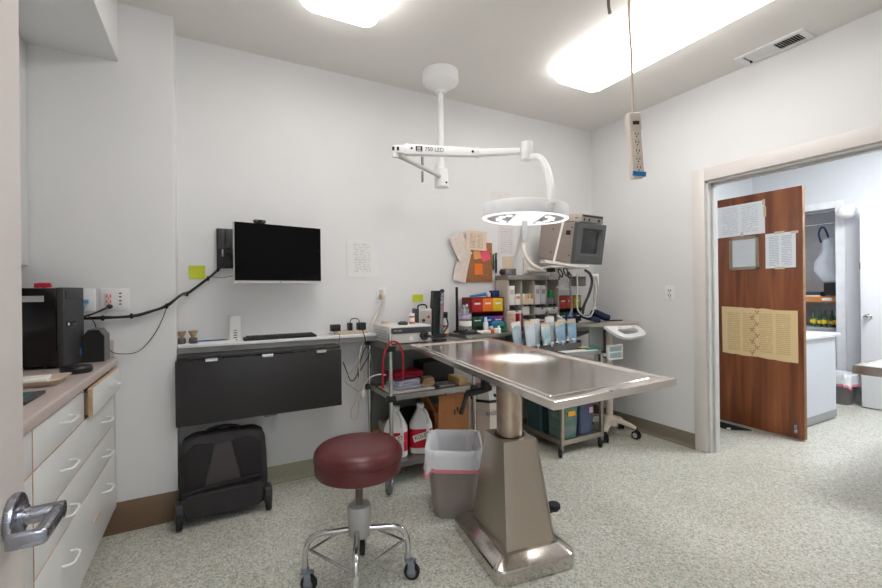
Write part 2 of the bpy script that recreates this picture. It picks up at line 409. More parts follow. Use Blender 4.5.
struct('door_edge', MB().bx(XD+0.002, XD+0.04, 1.615, 1.6182, 0.015, 2.03), mat('worn_door_edge', (140, 104, 72), 0.6, var=0.15, scale=20), d2)
wf = MB()
for (y0, y1, z0, z1) in ((1.918, 2.158, 1.652, 1.678), (1.918, 2.158, 1.385, 1.412), (1.918, 1.945, 1.385, 1.678), (2.131, 2.158, 1.385, 1.678)): wf.bx(XD-0.012, XD+0.001, y0, y1, z0, z1, 0.004)
fr = struct('window_frame', wf, mat('vision_frame', (158, 140, 120), 0.5, var=0.06), d2)
struct('window_pane', MB().bx(XD-0.004, XD+0.0008, 1.945, 2.131, 1.412, 1.652), mat('frosted_pane', (224, 228, 230), 0.25, var=0.02), fr)
struct('door_bolt', MB().bx(XD-0.012, XD, 1.66, 1.682, 0.055, 0.125, 0.003), NICKEL, d2)
# door_3: white door at the far side
d3 = struct('door_3', MB().bx(5.79, 5.83, 0.95, 1.79, 0.012, 2.09, 0.002), mat('white_door', (236, 237, 240), 0.4, var=0.01))
kn = MB().lathe([(0, 0.062), (0.016, 0.06), (0.026, 0.05), (0.028, 0.042), (0.022, 0.03), (0.012, 0.022), (0.011, 0.008), (0.03, 0.006), (0.032, 0)], n=24, M=Matrix.Rotation(-PI/2, 4, 'Y'))
kn.bm.transform(Matrix.Translation((5.79, 1.735, 0.92)))
struct('door_knob', kn, CHROME, d3)
struct('door_latch', MB().bx(5.795, 5.825, 1.79, 1.797, 1.4, 1.47), BLACK, d3)

# ------------------------------------------------------------------ ceiling lights and vent
LENS = mat('lit_acrylic_lens', (255, 253, 247), 0.4, var=0.0, emit=(255, 252, 250), estr=LIGHT_E)
def wrap_light(label, x0, x1, y0, y1, group):
    cx, cy = (x0+x1)/2, (y0+y1)/2
    t = thing('ceiling_light', label, 'ceiling light', (cx, cy, H), 0, group)
    MB().bx(x0+0.03, x1-0.03, y0+0.02, y1-0.02, H-0.035, H-0.001, 0.004).build('housing', WHITE, t)
    hw, hd = (x1-x0)/2, (y1-y0)/2; rings = []
    for z, k in ((H-0.03, 0.0), (H-0.05, 0.0), (H-0.07, 0.006), (H-0.085, 0.018), (H-0.093, 0.04), (H-0.095, 0.07)):
        rings.append(rrect(hw-k, hd-k, 0.06, z, cx, cy))
    MB().loft(rings).build('diffuser', LENS, t)
    return t
wrap_light('wide lit ceiling light fixture near the air vent, lens glowing white', 2.085, 2.51, 0.98, 2.235, 'wraparound ceiling lights')
wrap_light('lit ceiling light fixture at top left, cut off by the frame', 0.405, 0.808, 1.0, 2.25, 'wraparound ceiling lights')
vt = thing('ceiling_vent', 'white louvred air vent in the ceiling above the doorway', 'air vent', (3.155, 1.37, H))
x0, x1, y0, y1 = 3.075, 3.248, 1.19, 1.566
f = MB(); z = H-0.008
f.bx(x0, x0+0.035, y0, y1, z, H-0.0005).bx(x1-0.035, x1, y0, y1, z, H-0.0005).bx(x0+0.035, x1-0.035, y0, y0+0.035, z, H-0.0005).bx(x0+0.035, x1-0.035, y1-0.035, y1, z, H-0.0005).bx(x0+0.035, x1-0.035, 1.36, 1.38, z, H-0.0005)
f.build('vent_frame', WHITE, vt)
MB().bx(x0+0.037, x1-0.037, y0+0.037, y1-0.037, H-0.0025, H-0.001).build('duct_opening', mat('duct_dark', (30, 27, 25), 0.9), vt)
s1 = MB()
for k in range(10):
    y = y0+0.045+k*0.0135; s1.box(((x0+x1)/2, y, H-0.006), (x1-x0-0.07, 0.0012, 0.008), (R(-30), 0, 0))
s1.build('louvre_bank', WHITE, vt)
s1 = MB()
for k in range(12):
    y = 1.385+k*0.0115; s1.box(((x0+x1)/2, y, H-0.006), (x1-x0-0.07, 0.0012, 0.0125), (R(66), 0, 0))
s1.build('louvre_bank', WHITE, vt)
MB().box((3.2, 1.522, H-0.012), (0.008, 0.012, 0.014)).build('vent_lever', BLACK, vt)
# hall ceiling light (out of frame, lights the rooms beyond)
def puck_light(label, x, y, e, size=0.5):
    t = thing('ceiling_light', label, 'ceiling light', (x, y, H))
    MB().bx(x-size/2+0.02, x+size/2-0.02, y-size/2+0.02, y+size/2-0.02, H-0.03, H-0.001).build('housing', WHITE, t)
    MB().loft([rrect(size/2, size/2, 0.05, H-0.028, x, y), rrect(size/2-0.01, size/2-0.01, 0.05, H-0.06, x, y), rrect(size/2-0.05, size/2-0.05, 0.03, H-0.07, x, y)]).build('diffuser', mat('lit_hall_lens_%d' % int(e*10), (255, 255, 255), 0.4, var=0, emit=(244, 249, 255), estr=e), t)
puck_light('square ceiling light in the room beyond the doorway', 4.7, 0.85, HALL_E, 0.8)
puck_light('unseen square fill light added in the corridor behind the camera', 0.2, -0.75, CORR_FILL_E, 0.7)  # unseen lamp added to fill the room with light from the camera side
# ================================================================== LEFT: CABINETS AND WHAT STANDS ON THEM
XC = -0.437
def pull(parent, x, y, z, hw=0.05):
    p = [(x-0.002, y-hw, z), (x+0.014, y-hw+0.002, z), (x+0.028, y-hw+0.014, z-0.002), (x+0.03, y, z-0.003), (x+0.028, y+hw-0.014, z-0.002), (x+0.014, y+hw-0.002, z), (x-0.002, y+hw, z)]
    MB().tube(p, 0.0042, 8, True, 3).build('handle', WHITE, parent)
def front(parent, x, y0, y1, z0, z1, pulls, name='drawer'):
    f = MB().bx(x-0.018, x, y0, y1, z0, z1, 0.0015).build(name, CAB_WHITE, parent)
    e = MB().bx(x-0.0175, x-0.001, y0-0.0012, y0+0.0002, z0+0.001, z1-0.001).bx(x-0.0175, x-0.001, y0+0.001, y1-0.001, z0-0.001, z0+0.0002).bx(x-0.0175, x-0.001, y0+0.001, y1-0.001, z1-0.0002, z1+0.0007)
    e.build('edge_band', TAN_EDGE, f)
    for py, pz in pulls: pull(f, x, py, pz)
    return f
cab = thing('drawer_cabinet', 'white base cabinet with rows of drawers, top far drawer left slightly open', 'cabinet', (-0.75, 2.13, 0))
MB().bx(-1.055, XC-0.019, 1.577, 2.745, 0.135, 0.866).bx(-1.055, -0.51, 1.577, 2.745, 0, 0.135).bx(XC-0.02, XC-0.002, 2.694, 2.745, 0.14, 0.866).build('body', mat('cabinet_body', (206, 204, 200), 0.5), cab)
MB().bx(XC-0.0188, XC-0.0178, 1.58, 2.69, 0.15, 0.86).build('shadow_reveal', GAP, cab)
front(cab, XC, 1.582, 2.118, 0.747, 0.862, [(1.872, 0.815)])
front(cab, -0.414, 2.148, 2.712, 0.752, 0.862, [(2.5, 0.815)])
MB().bx(-0.47, -0.4335, 2.17, 2.69, 0.755, 0.84).build('drawer_box', TAN_EDGE, cab)
for z0, z1, hz in ((0.585, 0.742, 0.66), (0.444, 0.580, 0.505), (0.150, 0.439, 0.345)):
    front(cab, XC, 1.582, 2.688, z0, z1, [(1.872, hz), (2.46, hz)])
MB().box((XC+0.001, 2.31, 0.285), (0.003, 0.10, 0.010)).build('worn_scuff', TAN_EDGE, cab)
cb2 = thing('base_cabinet', 'plain white base cabinet mostly hidden behind the open entry door', 'cabinet', (-0.75, 1.2, 0))
MB().bx(-1.055, XC-0.019, 0.92, 1.574, 0.135, 0.866).bx(-1.055, -0.51, 0.92, 1.574, 0, 0.135).build('body', mat('cabinet_body', (206, 204, 200), 0.5), cb2)
front(cb2, XC, 0.924, 1.570, 0.747, 0.862, [(1.25, 0.815)])
front(cb2, XC, 0.924, 1.570, 0.150, 0.742, [(1.0, 0.69)], 'cabinet_door')
wt = MB().bx(-1.055, -0.427, 0.92, 2.7455, 0.868, 0.908, 0.008, 3).bx(-1.055, -0.442, 2.727, 2.7455, 0.9085, 1.0, 0.004).bx(-1.058, -1.04, 0.92, 2.726, 0.9085, 1.0, 0.004)
onew('worktop', wt, LAM_TOP, 'pinkish beige laminate worktop running over the white base cabinets', 'worktop', (-0.75, 1.8, 0.868))
uc = thing('wall_cabinet', 'white upper cabinet below the soffit at the left edge', 'cabinet', (-0.9, 1.8, 1.375))
MB().bx(-1.058, -0.786, 0.9, 2.744, 1.375, 2.442).build('body', CAB_WHITE, uc)
for y0, y1 in ((0.902, 1.512), (1.516, 2.126), (2.13, 2.742)):
    d = MB().bx(-0.7855, -0.767, y0, y1, 1.377, 2.44, 0.002).build('door', CAB_WHITE, uc)
ZW = 0.908
# desktop computer tower
pc = thing('computer_tower', 'black desktop computer tower on the beige worktop', 'computer', (-0.574, 2.455, ZW), R(-12))
MB().box((-0.215, 0.0875, 0.185), (0.38, 0.175, 0.345), None, 0.004).build('case', BLACK_GLOSS, pc, False)
b = MB().box((-0.0125, 0.0875, 0.185), (0.025, 0.177, 0.349), None, 0.004)
b.build('front_bezel', mat('bezel_charcoal', (56, 56, 58), 0.5, var=0.15, scale=50), pc, False)
MB().box((0.001, 0.0875, 0.325), (0.003, 0.14, 0.038), None, 0.001).build('disc_drive', DKGREY, pc, False)
MB().box((0.001, 0.06, 0.195), (0.004, 0.075, 0.022), None, 0.001).build('card_reader', BLACK_GLOSS, pc, False)
MB().box((0.003, 0.033, 0.195), (0.004, 0.012, 0.012)).build('power_button', WHITE, pc, False)
MB().box((0.001, 0.14, 0.055), (0.002, 0.012, 0.03)).build('blue_sticker', mat('sticker_blue', (70, 130, 200), 0.4), pc, False)
MB().box((-0.155, -0.0008, 0.31), (0.17, 0.002, 0.026)).build('label_strip', mat('label_silver', (190, 190, 192), 0.4), pc, False)
for k in (0.03, 0.145): MB().box((-0.06, k, 0.0075), (0.03, 0.02, 0.013)).box((-0.36, k, 0.0075), (0.03, 0.02, 0.013)).build('foot', RUBBER, pc, False)
rb = MB().soft((0, 0, 0.012), (0.06, 0.03, 0.022), 0.006, 40, seed=3, cuts=4)
one('red_bow', rb, mat('red_ribbon', (196, 26, 60), 0.6), 'crumpled red ribbon lying on top of the computer tower', 'ribbon', (-0.66, 2.53, ZW+0.358))
one('paper_slip', MB().box((0, 0, 0.0012), (0.16, 0.05, 0.002)), PAPERCREAM, 'pale paper slip on top of the black computer tower', 'paper', (-0.79, 2.54, ZW+0.358), R(-12))
sp = thing('desktop_speaker', 'small black box speaker with chamfered top at the worktop corner', 'speaker', (-0.498, 2.66, ZW))
poly = [(-0.541, 0.0), (-0.456, 0.0), (-0.456, 0.125), (-0.478, 0.156), (-0.519, 0.156), (-0.541, 0.125)]
rings = [[Vector((x, y, ZW+z+0.001)) for x, z in poly] for y in (2.603, 2.722)]
MB().loft(rings).build('cabinet', mat('speaker_grey', (104, 104, 104), 0.55, var=0.1), sp)
poly2 = [(x, z) for x, z in poly]
MB().loft([[Vector((x*0.98-0.0105, y, ZW+z*0.98+0.002)) for x, z in poly2] for y in (2.594, 2.604)]).build('grille', mat('grille_cloth', (34, 34, 34), 0.85, bump=0.6, bscale=500), sp)
pk = MB().lathe([(0, 0), (0.05, 0), (0.054, 0.006), (0.054, 0.02), (0.048, 0.028), (0.0, 0.031)], n=36)
one('round_puck', pk, BLACK, 'black round puck in front of the computer tower', 'puck', (-0.497, 2.3, ZW+0.0005))
tr = thing('plastic_tray', 'shallow beige plastic tray of white papers near the entry door', 'tray', (-0.6, 2.08, ZW))
rg = [rrect(0.10, 0.07, 0.02, ZW+0.0005, -0.6, 2.08), rrect(0.115, 0.085, 0.025, ZW+0.02, -0.6, 2.08), rrect(0.123, 0.092, 0.028, ZW+0.022, -0.6, 2.08), rrect(0.11, 0.08, 0.025, ZW+0.02, -0.6, 2.08), rrect(0.097, 0.067, 0.02, ZW+0.004, -0.6, 2.08)]
MB().loft(rg, True, True).build('tray_body', BEIGE, tr)
onew('paper_stack', MB().box((-0.61, 2.08, ZW+0.0145), (0.16, 0.11, 0.02), (0, 0, R(8)), 0.001), PAPER, 'white paper stack lying in the beige tray', 'papers', (-0.61, 2.08, ZW+0.0045))
onew('tape_roll', MB().lathe([(0.014, 0.0), (0.026, 0.0), (0.026, 0.012), (0.014, 0.012), (0.014, 0.0)], (-0.63, 2.08, ZW+0.0247)), mat('tape_tan', (206, 180, 130), 0.5), 'tan tape roll lying on the white paper stack', 'tape', (-0.63, 2.08, ZW+0.0247))
tb = thing('tablet_frame', 'dark framed flat tablet lying on the worktop front edge', 'tablet', (-0.575, 1.78, ZW))
MB().box((-0.575, 1.785, ZW+0.006), (0.18, 0.18, 0.011), None, 0.003).build('frame', DKGREY, tb)
MB().box((-0.575, 1.785, ZW+0.0118), (0.135, 0.135, 0.001)).build('screen', mat('teal_screen', (96, 140, 140), 0.15), tb)
# wall plates on the recess wall
yw = YJ
pl = thing('outlet_plate', 'double gang outlet plate with red sockets above the speaker', 'wall outlet', (-0.436, yw, 1.206))
MB().bx(-0.497, -0.376, yw-0.006, yw, 1.149, 1.264, 0.002).build('plate', WHITE, pl)
s = MB().bx(-0.478, -0.444, yw-0.009, yw-0.005, 1.172, 1.24, 0.003).build('socket', mat('socket_pink', (226, 200, 196), 0.4), pl)
q = MB()
for z in (1.218, 1.19): q.bx(-0.470, -0.466, yw-0.0095, yw-0.0085, z, z+0.014).bx(-0.456, -0.452, yw-0.0095, yw-0.0085, z, z+0.014).bx(-0.4635, -0.4585, yw-0.0095, yw-0.0085, z-0.008, z-0.002)
q.build('slots', RED, s)
q = MB()
for z in (1.236, 1.218, 1.197, 1.18): q.bx(-0.418, -0.408, yw-0.0085, yw-0.0055, z, z+0.006)
q.build('jacks', INK, pl)
pl = thing('data_plate', 'white single data plate with blue cable behind the computer', 'wall outlet', (-0.548, yw, 1.206))
MB().bx(-0.585, -0.516, yw-0.006, yw, 1.149, 1.264, 0.002).build('plate', WHITE, pl)
MB().bx(-0.563, -0.541, yw-0.014, yw-0.005, 1.19, 1.21, 0.002).build('jack', mat('jack_blue', (110, 160, 190), 0.4), pl)
pts = [Vector((-0.552, yw-0.012, 1.195)), Vector((-0.556, yw-0.03, 1.165)), Vector((-0.57, yw-0.035, 1.13)), Vector((-0.59, yw-0.02, 1.09))]
onew('network_cable', MB().tube(pts, 0.003, 8), mat('cable_blue', (96, 160, 200), 0.5), 'short light blue network cable hanging from the data plate', 'cable', pts[-1])
# black cable bundle from computer to screen bracket
def wallpt(px, py, off=0.02):
    return atY(px, py, YJ-off) if px < 174.5 else atY(px, py, YB-off)
pp = [(82, 318.5), (103, 318), (131.6, 316), (150, 311.5), (166.8, 306)]
A = [wallpt(*p) for p in pp]+[Vector((-0.155, 2.70, 1.215)), Vector((-0.13, 2.80, 1.236))]+[wallpt(*p, off=0.03) for p in ((187, 294), (208, 278.5), (218, 269.5), (224, 263))]
cbm = MB().tube(A, 0.0068, 8); cbm.tube([p+Vector((0.0, -0.010, 0.006*math.sin(i*1.9))) for i, p in enumerate(A)], 0.005, 8)
cb = thing('cable_bundle', 'thick black cable bundle strung from computer tower to screen bracket', 'cable', A[0])
cbm.build('cables', BLACK, cb)
for i in (1, 2, 4, 7, 8, 9):
    MB().ball(A[i]+Vector((0, -0.005, 0)), (0.009, 0.014, 0.015), 10).build('cable_tie', RUBBER, cb)
B = [wallpt(*p) for p in ((166.8, 307), (161, 322), (153, 336), (138, 351.6), (117.8, 353.7), (108, 349), (101, 343), (97, 331), (94, 322), (88, 315.5))]
onew('thin_cable', MB().tube([B[0]]+B[1:], 0.0022, 6), BLACK, 'thin black cable looping down from the bundle beside the speaker', 'cable', B[0])
P2 = [atY(110, 306.5, YJ-0.012), atY(104, 309, YJ-0.05), atY(95, 313, YJ-0.055), atY(84, 316.5, YJ-0.055)]
pg = thing('power_plug', 'black power plug and cord in the red outlet socket', 'plug', P2[0])
MB().ball(P2[0]+Vector((0, -0.012, 0)), (0.014, 0.016, 0.012), 12).build('plug_body', BLACK, pg)
MB().tube([P2[0]+Vector((0, -0.02, 0))]+P2[1:], 0.0045, 8).build('cord', BLACK, pg)

# ================================================================== BACK WALL: NOTES, SCREEN, SHELF, FOLD-DOWN TABLE
def sheet(name, label, cat, c, w, h, m, rotz=0.0, roll=0.0, t=0.0012, group=None, curl=0.004, seed=0):
    mb = MB(); n = 8; rows = []
    g = bmesh.new(); vs = [[None]*(n+1) for _ in range(n+1)]
    for i in range(n+1):
        for j in range(n+1):
            x = (i/n-0.5)*w; z = (j/n-0.5)*h
            k = ((2*i/n-1)**2)*((2*j/n-1)**2)
            vs[i][j] = g.verts.new((x, -curl*k*(0.6+0.8*noise.noise(Vector((i*0.7+seed, j*0.7, 0)))), z))
    for i in range(n):
        for j in range(n): g.faces.new((vs[i][j], vs[i+1][j], vs[i+1][j+1], vs[i][j+1]))
    g.normal_update()
    r = bmesh.ops.solidify(g, geom=g.faces[:], thickness=t)
    bmesh.ops.recalc_face_normals(g, faces=g.faces[:])
    mb._merge(g)
    E_ = (Matrix.Rotation(rotz, 4, 'Z') @ Matrix.Rotation(roll, 4, 'Y')).to_euler()
    return one(name, mb, m, label, cat, c, group=group, rot=E_)
yb = YB-0.003
sheet('sticky_note', 'lime yellow sticky note on the wall left of the screen bracket', 'sticky note', (-0.07, yb, 1.36), 0.086, 0.08, NOTE_Y, seed=1)
br = thing('screen_bracket', 'black rectangular wall bracket beside the screen', 'wall bracket', (0.08, YB, 1.5))
MB().bx(0.034, 0.126, YB-0.03, YB-0.001, 1.385, 1.627, 0.004).build('wall_plate', BLACK, br)
MB().bx(0.04, 0.077, YB-0.042, YB-0.029, 1.505, 1.62, 0.003).bx(0.083, 0.12, YB-0.042, YB-0.029, 1.505, 1.62, 0.003).build('track_cover', DKGREY, br)
MB().bx(0.062, 0.07, YB-0.036, YB-0.028, 1.455, 1.5, 0.001).build('track_slot', LTGREY, br)
sA = atD(237, 223, 2.42); sB = atD(322.5, 232, 2.74)
dirm = Vector((sB.x-sA.x, sB.y-sA.y, 0)); mw = dirm.length*1.015; ym = math.atan2(dirm.y, dirm.x)
MB().tube([(0.09, YB-0.03, 1.48), (0.16, YB-0.06, 1.47), (0.3, YB-0.12, 1.46), (0.36, 2.80, 1.455)], 0.018, 10).build('swing_arm', BLACK, br)
cm = atD(280, 254, 2.58)
mo = thing('monitor', 'black flat screen with thin silver lower edge on the back wall', 'monitor', (cm.x, cm.y, cm.z), ym)
mh = 0.348
MB().box((0, 0.012, 0), (mw, 0.024, mh), None, 0.003).build('housing', LTGREY, mo, False)
MB().box((0.001, -0.0015, 0.006), (mw-0.006, 0.003, mh-0.014)).build('screen', mat('screen_off', (3, 3, 4), 0.06, var=0, spec=0.12), mo, False)
MB().box((0, -0.002, -mh/2+0.005), (mw, 0.005, 0.010)).build('chin', mat('silver_chin', (206, 206, 208), 0.35), mo, False)
MB().box((0, -0.005, -mh/2+0.005), (0.012, 0.001, 0.006)).build('emblem', GREY, mo, False)
MB().box((0, 0.035, 0), (0.24, 0.024, 0.2), None, 0.006).build('rear_shell', BLACK, mo, False)
wc = thing('webcam', 'small black webcam perched on top of the screen', 'webcam', (cm.x-0.115*math.cos(ym), cm.y-0.115*math.sin(ym), cm.z+mh/2), ym)
MB().box((0, 0.006, 0.012), (0.07, 0.026, 0.022), None, 0.01, 3).build('camera_body', DKGREY, wc, False)
MB().cyl((0, -0.008, 0.012), (0, -0.011, 0.012), 0.008).build('lens', BLACK_GLOSS, wc, False)
T = [wallpt(212, 277, 0.02), wallpt(222, 277.5, 0.03), wallpt(233, 276, 0.05)]
onew('signal_wire', MB().tube(T, 0.0015, 6), BLACK, 'thin black wire from the cable bundle to the screen edge', 'cable', T[0])

# white wall shelf
ZS = 0.945
sh = thing('wall_shelf', 'narrow white shelf on the back wall above the folded table', 'shelf', (0.42, YB, ZS))
MB().bx(XJ+0.002, 1.0, 2.79, YB-0.001, ZS-0.018, ZS, 0.002).build('board', WHITE, sh)
MB().bx(XJ+0.002, 1.0, 2.81, 2.825, ZS-0.05, ZS-0.0185).bx(XJ+0.002, 1.0, 2.922, YB-0.001, ZS-0.05, ZS-0.0185).build('shelf_rail', mat('shelf_rail_grey', (170, 170, 168), 0.45), sh)
XLG = XJ+0.004
ft = thing('folding_table', 'black drop leaf wall table hanging folded under the white shelf', 'folding table', (0.28, YB, 0.9))
MB().bx(XLG, 0.725, 2.705, YB-0.002, 0.872, 0.892, 0.002).build('ledge', mat('ledge_dark', (52, 51, 50), 0.4), ft)
MB().bx(-0.172, 0.725, 2.686, 2.704, 0.516, 0.868, 0.0015).build('drop_leaf', mat('leaf_black_brown', (44, 41, 42), 0.42, var=0.06, scale=3), ft)
for x in (0.0, 0.29, 0.6): MB().bx(x-0.03, x+0.03, 2.6795, 2.6858, 0.858, 0.8705).cyl((x-0.03, 2.685, 0.8715), (x+0.03, 2.685, 0.8715), 0.004, n=8).build('hinge', CHROME, ft)
MB().bx(0.27, 0.30, 2.71, 2.85, 0.50, 0.515).bx(0.26, 0.31, 2.85, YB-0.002, 0.50, 0.87).build('support_bracket', GREY, ft)
MB().bx(0.3, 0.34, 2.69, 2.70, 0.508, 0.516).build('catch', GREY, ft)
# things on the shelf
def goblet(x, y, label):
    t = thing('dosing_cup_stand', label, 'ornament', (x, y, ZS), group='hourglass shaped pots on the shelf')
    MB().lathe([(0, 0), (0.018, 0), (0.022, 0.006), (0.022, 0.026), (0.017, 0.034), (0.0, 0.034)], (x, y, ZS)).build('base', mat('pot_grey', (92, 86, 80), 0.5, var=0.2, scale=60), t)
    MB().lathe([(0.010, 0.034), (0.012, 0.04), (0.024, 0.066), (0.025, 0.072), (0.020, 0.07), (0.0, 0.06)], (x, y, ZS)).build('cup', mat('pot_tan', (168, 140, 112), 0.55, var=0.15, scale=60), t)
goblet(-0.150, 2.86, 'tan and grey hourglass pot nearest the recess corner')
goblet(-0.092, 2.865, 'tan and grey hourglass pot next to the blue pen')
sheetp = MB().box((0, 0, 0.004), (0.2, 0.075, 0.008), None, 0.001)
one('folded_paper', sheetp, PAPER, 'folded white paper lying on the shelf under the blue pen', 'paper', (0.03, 2.84, ZS), R(4))
pn = thing('blue_pen', 'slim blue pen on folded paper on the white shelf', 'pen', (0.0, 2.84, ZS+0.0082), R(3))
MB().cyl((-0.08, 0, 0.0045), (0.06, 0, 0.0045), 0.0042, n=10).build('barrel', BLUE, pn, False)
MB().cyl((0.06, 0, 0.0045), (0.09, 0, 0.0045), 0.0045, 0.002, n=10).build('tip', mat('pen_brown', (110, 84, 72), 0.5), pn, False)
cdm = text_mat('dotted_card', (236, 236, 234), (60, 60, 62), 0.0145, 0.012, 0.062, 1, 0.4, 40, dens=0.2)
one('white_card', MB().box((0, 0, 0.075), (0.062, 0.0015, 0.15)), cdm, 'tall white dotted card leaning on the wall behind the keyboard', 'card', (0.13, 2.885, ZS), 0, rot=(R(-12), 0, 0))
kb = thing('keyboard', 'black keyboard lying on the white wall shelf', 'keyboard', (0.385, 2.845, ZS), R(1.5))
MB().box((0, 0, 0.008), (0.43, 0.082, 0.016), (R(4), 0, 0), 0.004).build('keyboard_case', BLACK, kb, False)
k = MB()
for r_ in range(5):
    n = 15
    for i in range(n):
        k.box((-0.2+0.4*(i+0.5)/n, -0.029+r_*0.0145, 0.0185+r_*0.001), (0.4/n-0.004, 0.0115, 0.006))
k.build('keys', mat('key_black', (46, 46, 48), 0.5), kb, False)
ps = thing('power_strip', 'beige power strip with black adapters on the shelf end', 'power strip', (0.87, 2.87, ZS))
MB().bx(0.73, 0.955, 2.845, 2.895, ZS+0.0005, ZS+0.024, 0.004).build('strip_body', BEIGE, ps)
def adapter(x, w, h, label):
    t = thing('power_adapter', label, 'adapter', (x, 2.868, ZS+0.025), group='black adapters in the beige strip')
    MB().bx(x-w/2, x+w/2, 2.84, 2.895, ZS+0.0245, ZS+0.0245+h, 0.004).build('adapter_body', BLACK, t)
    return t
a1 = adapter(0.735, 0.062, 0.045, 'black block adapter on left end of the beige power strip')
MB().tube([(0.735, 2.84, ZS+0.035), (0.72, 2.80, ZS+0.03), (0.74, 2.775, ZS-0.0), (0.73, 2.77, ZS-0.06)], 0.0018, 6).build('cord', BLACK, a1)
a2 = adapter(0.835, 0.026, 0.052, 'narrow black plug in the middle of the beige power strip')
MB().tube([(0.835, 2.868, ZS+0.07), (0.845, 2.86, ZS+0.1), (0.885, 2.85, ZS+0.1), (0.9, 2.82, ZS+0.05), (0.91, 2.775, ZS-0.02), (0.92, 2.772, ZS-0.09)], 0.003, 6).build('cord', BLACK, a2)
a3 = adapter(0.915, 0.055, 0.05, 'black block adapter on right half of the beige power strip')
# papers, outlet, cork board
P_TXT = text_mat('typed_letter', (232, 231, 229), (186, 186, 188), 0.012, 0.075, 0.1, 1, 0.4, 120, dens=0.5)
sheet('notice_sheet', 'typed white notice taped to the wall right of the screen', 'paper', (0.952, yb, 1.472), 0.222, 0.275, P_TXT, roll=R(-1.5), seed=4)
ol = thing('wall_socket', 'white wall outlet with beige plug above the white cart box', 'wall outlet', (1.09, YB, 1.21))
MB().bx(1.055, 1.127, YB-0.006, YB-0.0005, 1.15, 1.265, 0.002).build('plate', WHITE, ol)
MB().bx(1.075, 1.107, YB-0.008, YB-0.005, 1.172, 1.243, 0.003).build('socket', LTGREY, ol)
p0 = Vector((1.09, YB-0.02, 1.195))
pg = thing('beige_plug', 'thick beige plug and cords running down from the wall outlet', 'plug', p0)
MB().box(p0+Vector((0, -0.008, 0)), (0.03, 0.04, 0.036), None, 0.008).build('plug_body', BEIGE, pg)
cc = [p0+Vector((0, -0.025, -0.01)), atY(379, 310, 2.925), atY(375, 318, 2.915), atY(366, 334, 2.86), atY(360, 352, 2.83), atY(359, 367, 2.83), atY(360, 388, 2.85), atY(357, 398, 2.87), atY(351, 412, 2.89), atY(354, 421, 2.9), atY(358, 412, 2.9), atY(359, 400, 2.9)]
MB().tube(cc, 0.0045, 8).build('cord', CREAM, pg)
cc = [p0+Vector((0.006, -0.025, -0.01)), atY(377, 316, 2.915), atY(368, 331, 2.88), atY(362, 350, 2.85), atY(355, 366, 2.86), atY(345, 380, 2.87), atY(352, 387, 2.88), atY(359, 391, 2.90), atY(363, 386, 2.915), atY(364, 374, 2.92), atY(358, 360, 2.925)]
MB().tube(cc, 0.0038, 8).build('cord', BEIGE, pg)
cc = [atY(343, 362, 2.9), atY(347, 372, 2.88), atY(350, 380, 2.87), atY(354, 380, 2.87), atY(358, 373, 2.87), atY(363, 366, 2.86), atY(370, 352, 2.86), atY(366, 347, 2.86), atY(362, 356, 2.86), atY(358, 370, 2.87), atY(359, 378, 2.88)]
onew('black_cable', MB().tube(cc, 0.0035, 8), BLACK, 'tangled black cord hanging on the wall between table and cart', 'cable', cc[0])
bt = atY(363.5, 394, 2.80)
sw = thing('cord_switch', 'white oval cord switch hanging beside the cart', 'switch', bt)
MB().ball(bt, (0.02, 0.013, 0.03), 14).build('switch_body', WHITE, sw)
MB().tube([bt+Vector((0, 0, 0.02)), atY(365, 384, 2.79), atY(371, 377, 2.74), atY(380, 374.5, 2.68), atY(386, 375, 2.64)], 0.0045, 8).build('cord', WHITE, sw)
ck = thing('cork_board', 'brown cork board on the back wall behind the cart', 'notice board', (1.93, YB, 1.5))
MB().bx(1.765, 2.068, YB-0.016, YB-0.001, 1.30, 1.625, 0.002).build('board', mat('cork', (150, 96, 60), 0.85, rgb2=(176, 122, 82), scale=90), ck)
SCRIB = text_mat('scribbled_sheet', (226, 212, 202), (200, 182, 178), 0.016, 0.05, 0.1, 1, 0.3, 60, dens=0.55)
RECEIPT = text_mat('printed_form', (226, 204, 182), (168, 146, 130), 0.010, 0.07, 0.06, 2, 0.45, 90, dens=0.45)
yk = YB-0.018
sheet('pinned_sheet', 'handwritten sheet pinned at upper left of the cork board', 'paper', (1.752, yk-0.011, 1.585), 0.135, 0.20, SCRIB, roll=R(-28), seed=2, curl=0.014)
sheet('pinned_sheet', 'long handwritten sheet pinned over the cork board lower left corner', 'paper', (1.768, yk-0.0015, 1.42), 0.12, 0.235, SCRIB, roll=R(14), seed=3, curl=0.012)
sheet('pinned_form', 'printed cream form pinned along the top of the cork board', 'paper', (1.902, yk-0.014, 1.635), 0.195, 0.155, RECEIPT, roll=R(2), seed=5, curl=0.008)
sheet('sticky_note', 'dull orange sticky note in the cork board middle', 'sticky note', (1.917, yk-0.004, 1.527), 0.075, 0.08, mat('note_orange', (236, 168, 110), 0.75), roll=R(-8), seed=6)
sheet('sticky_note', 'hot pink sticky note on the cork board', 'sticky note', (1.992, yk-0.006, 1.52), 0.082, 0.095, mat('note_pink', (244, 96, 120), 0.75), roll=R(-16), seed=7)
sheet('sticky_note', 'bright orange sticky note low on the cork board', 'sticky note', (1.93, yk, 1.405), 0.078, 0.09, mat('note_bright', (240, 122, 44), 0.75), seed=8)
for i, (px, py, ln, m, lab) in enumerate(((493.5, 262, 0.13, GREEN, 'green pen hanging on the wall right of the cork board'), (496, 263, 0.17, DKGREY, 'dark pen hanging on the wall beside the calendar'))):
    c = atY(px, py, YB-0.012); t = thing('hanging_pen', lab, 'pen', c)
    MB().cyl(c+Vector((0, 0, -ln/2)), c+Vector((0.004, 0, ln/2)), 0.008, n=10).build('barrel', m, t)
    MB().box(c+Vector((0.003, -0.009, ln/2-0.03)), (0.006, 0.004, 0.05)).build('clip', LTGREY, t)
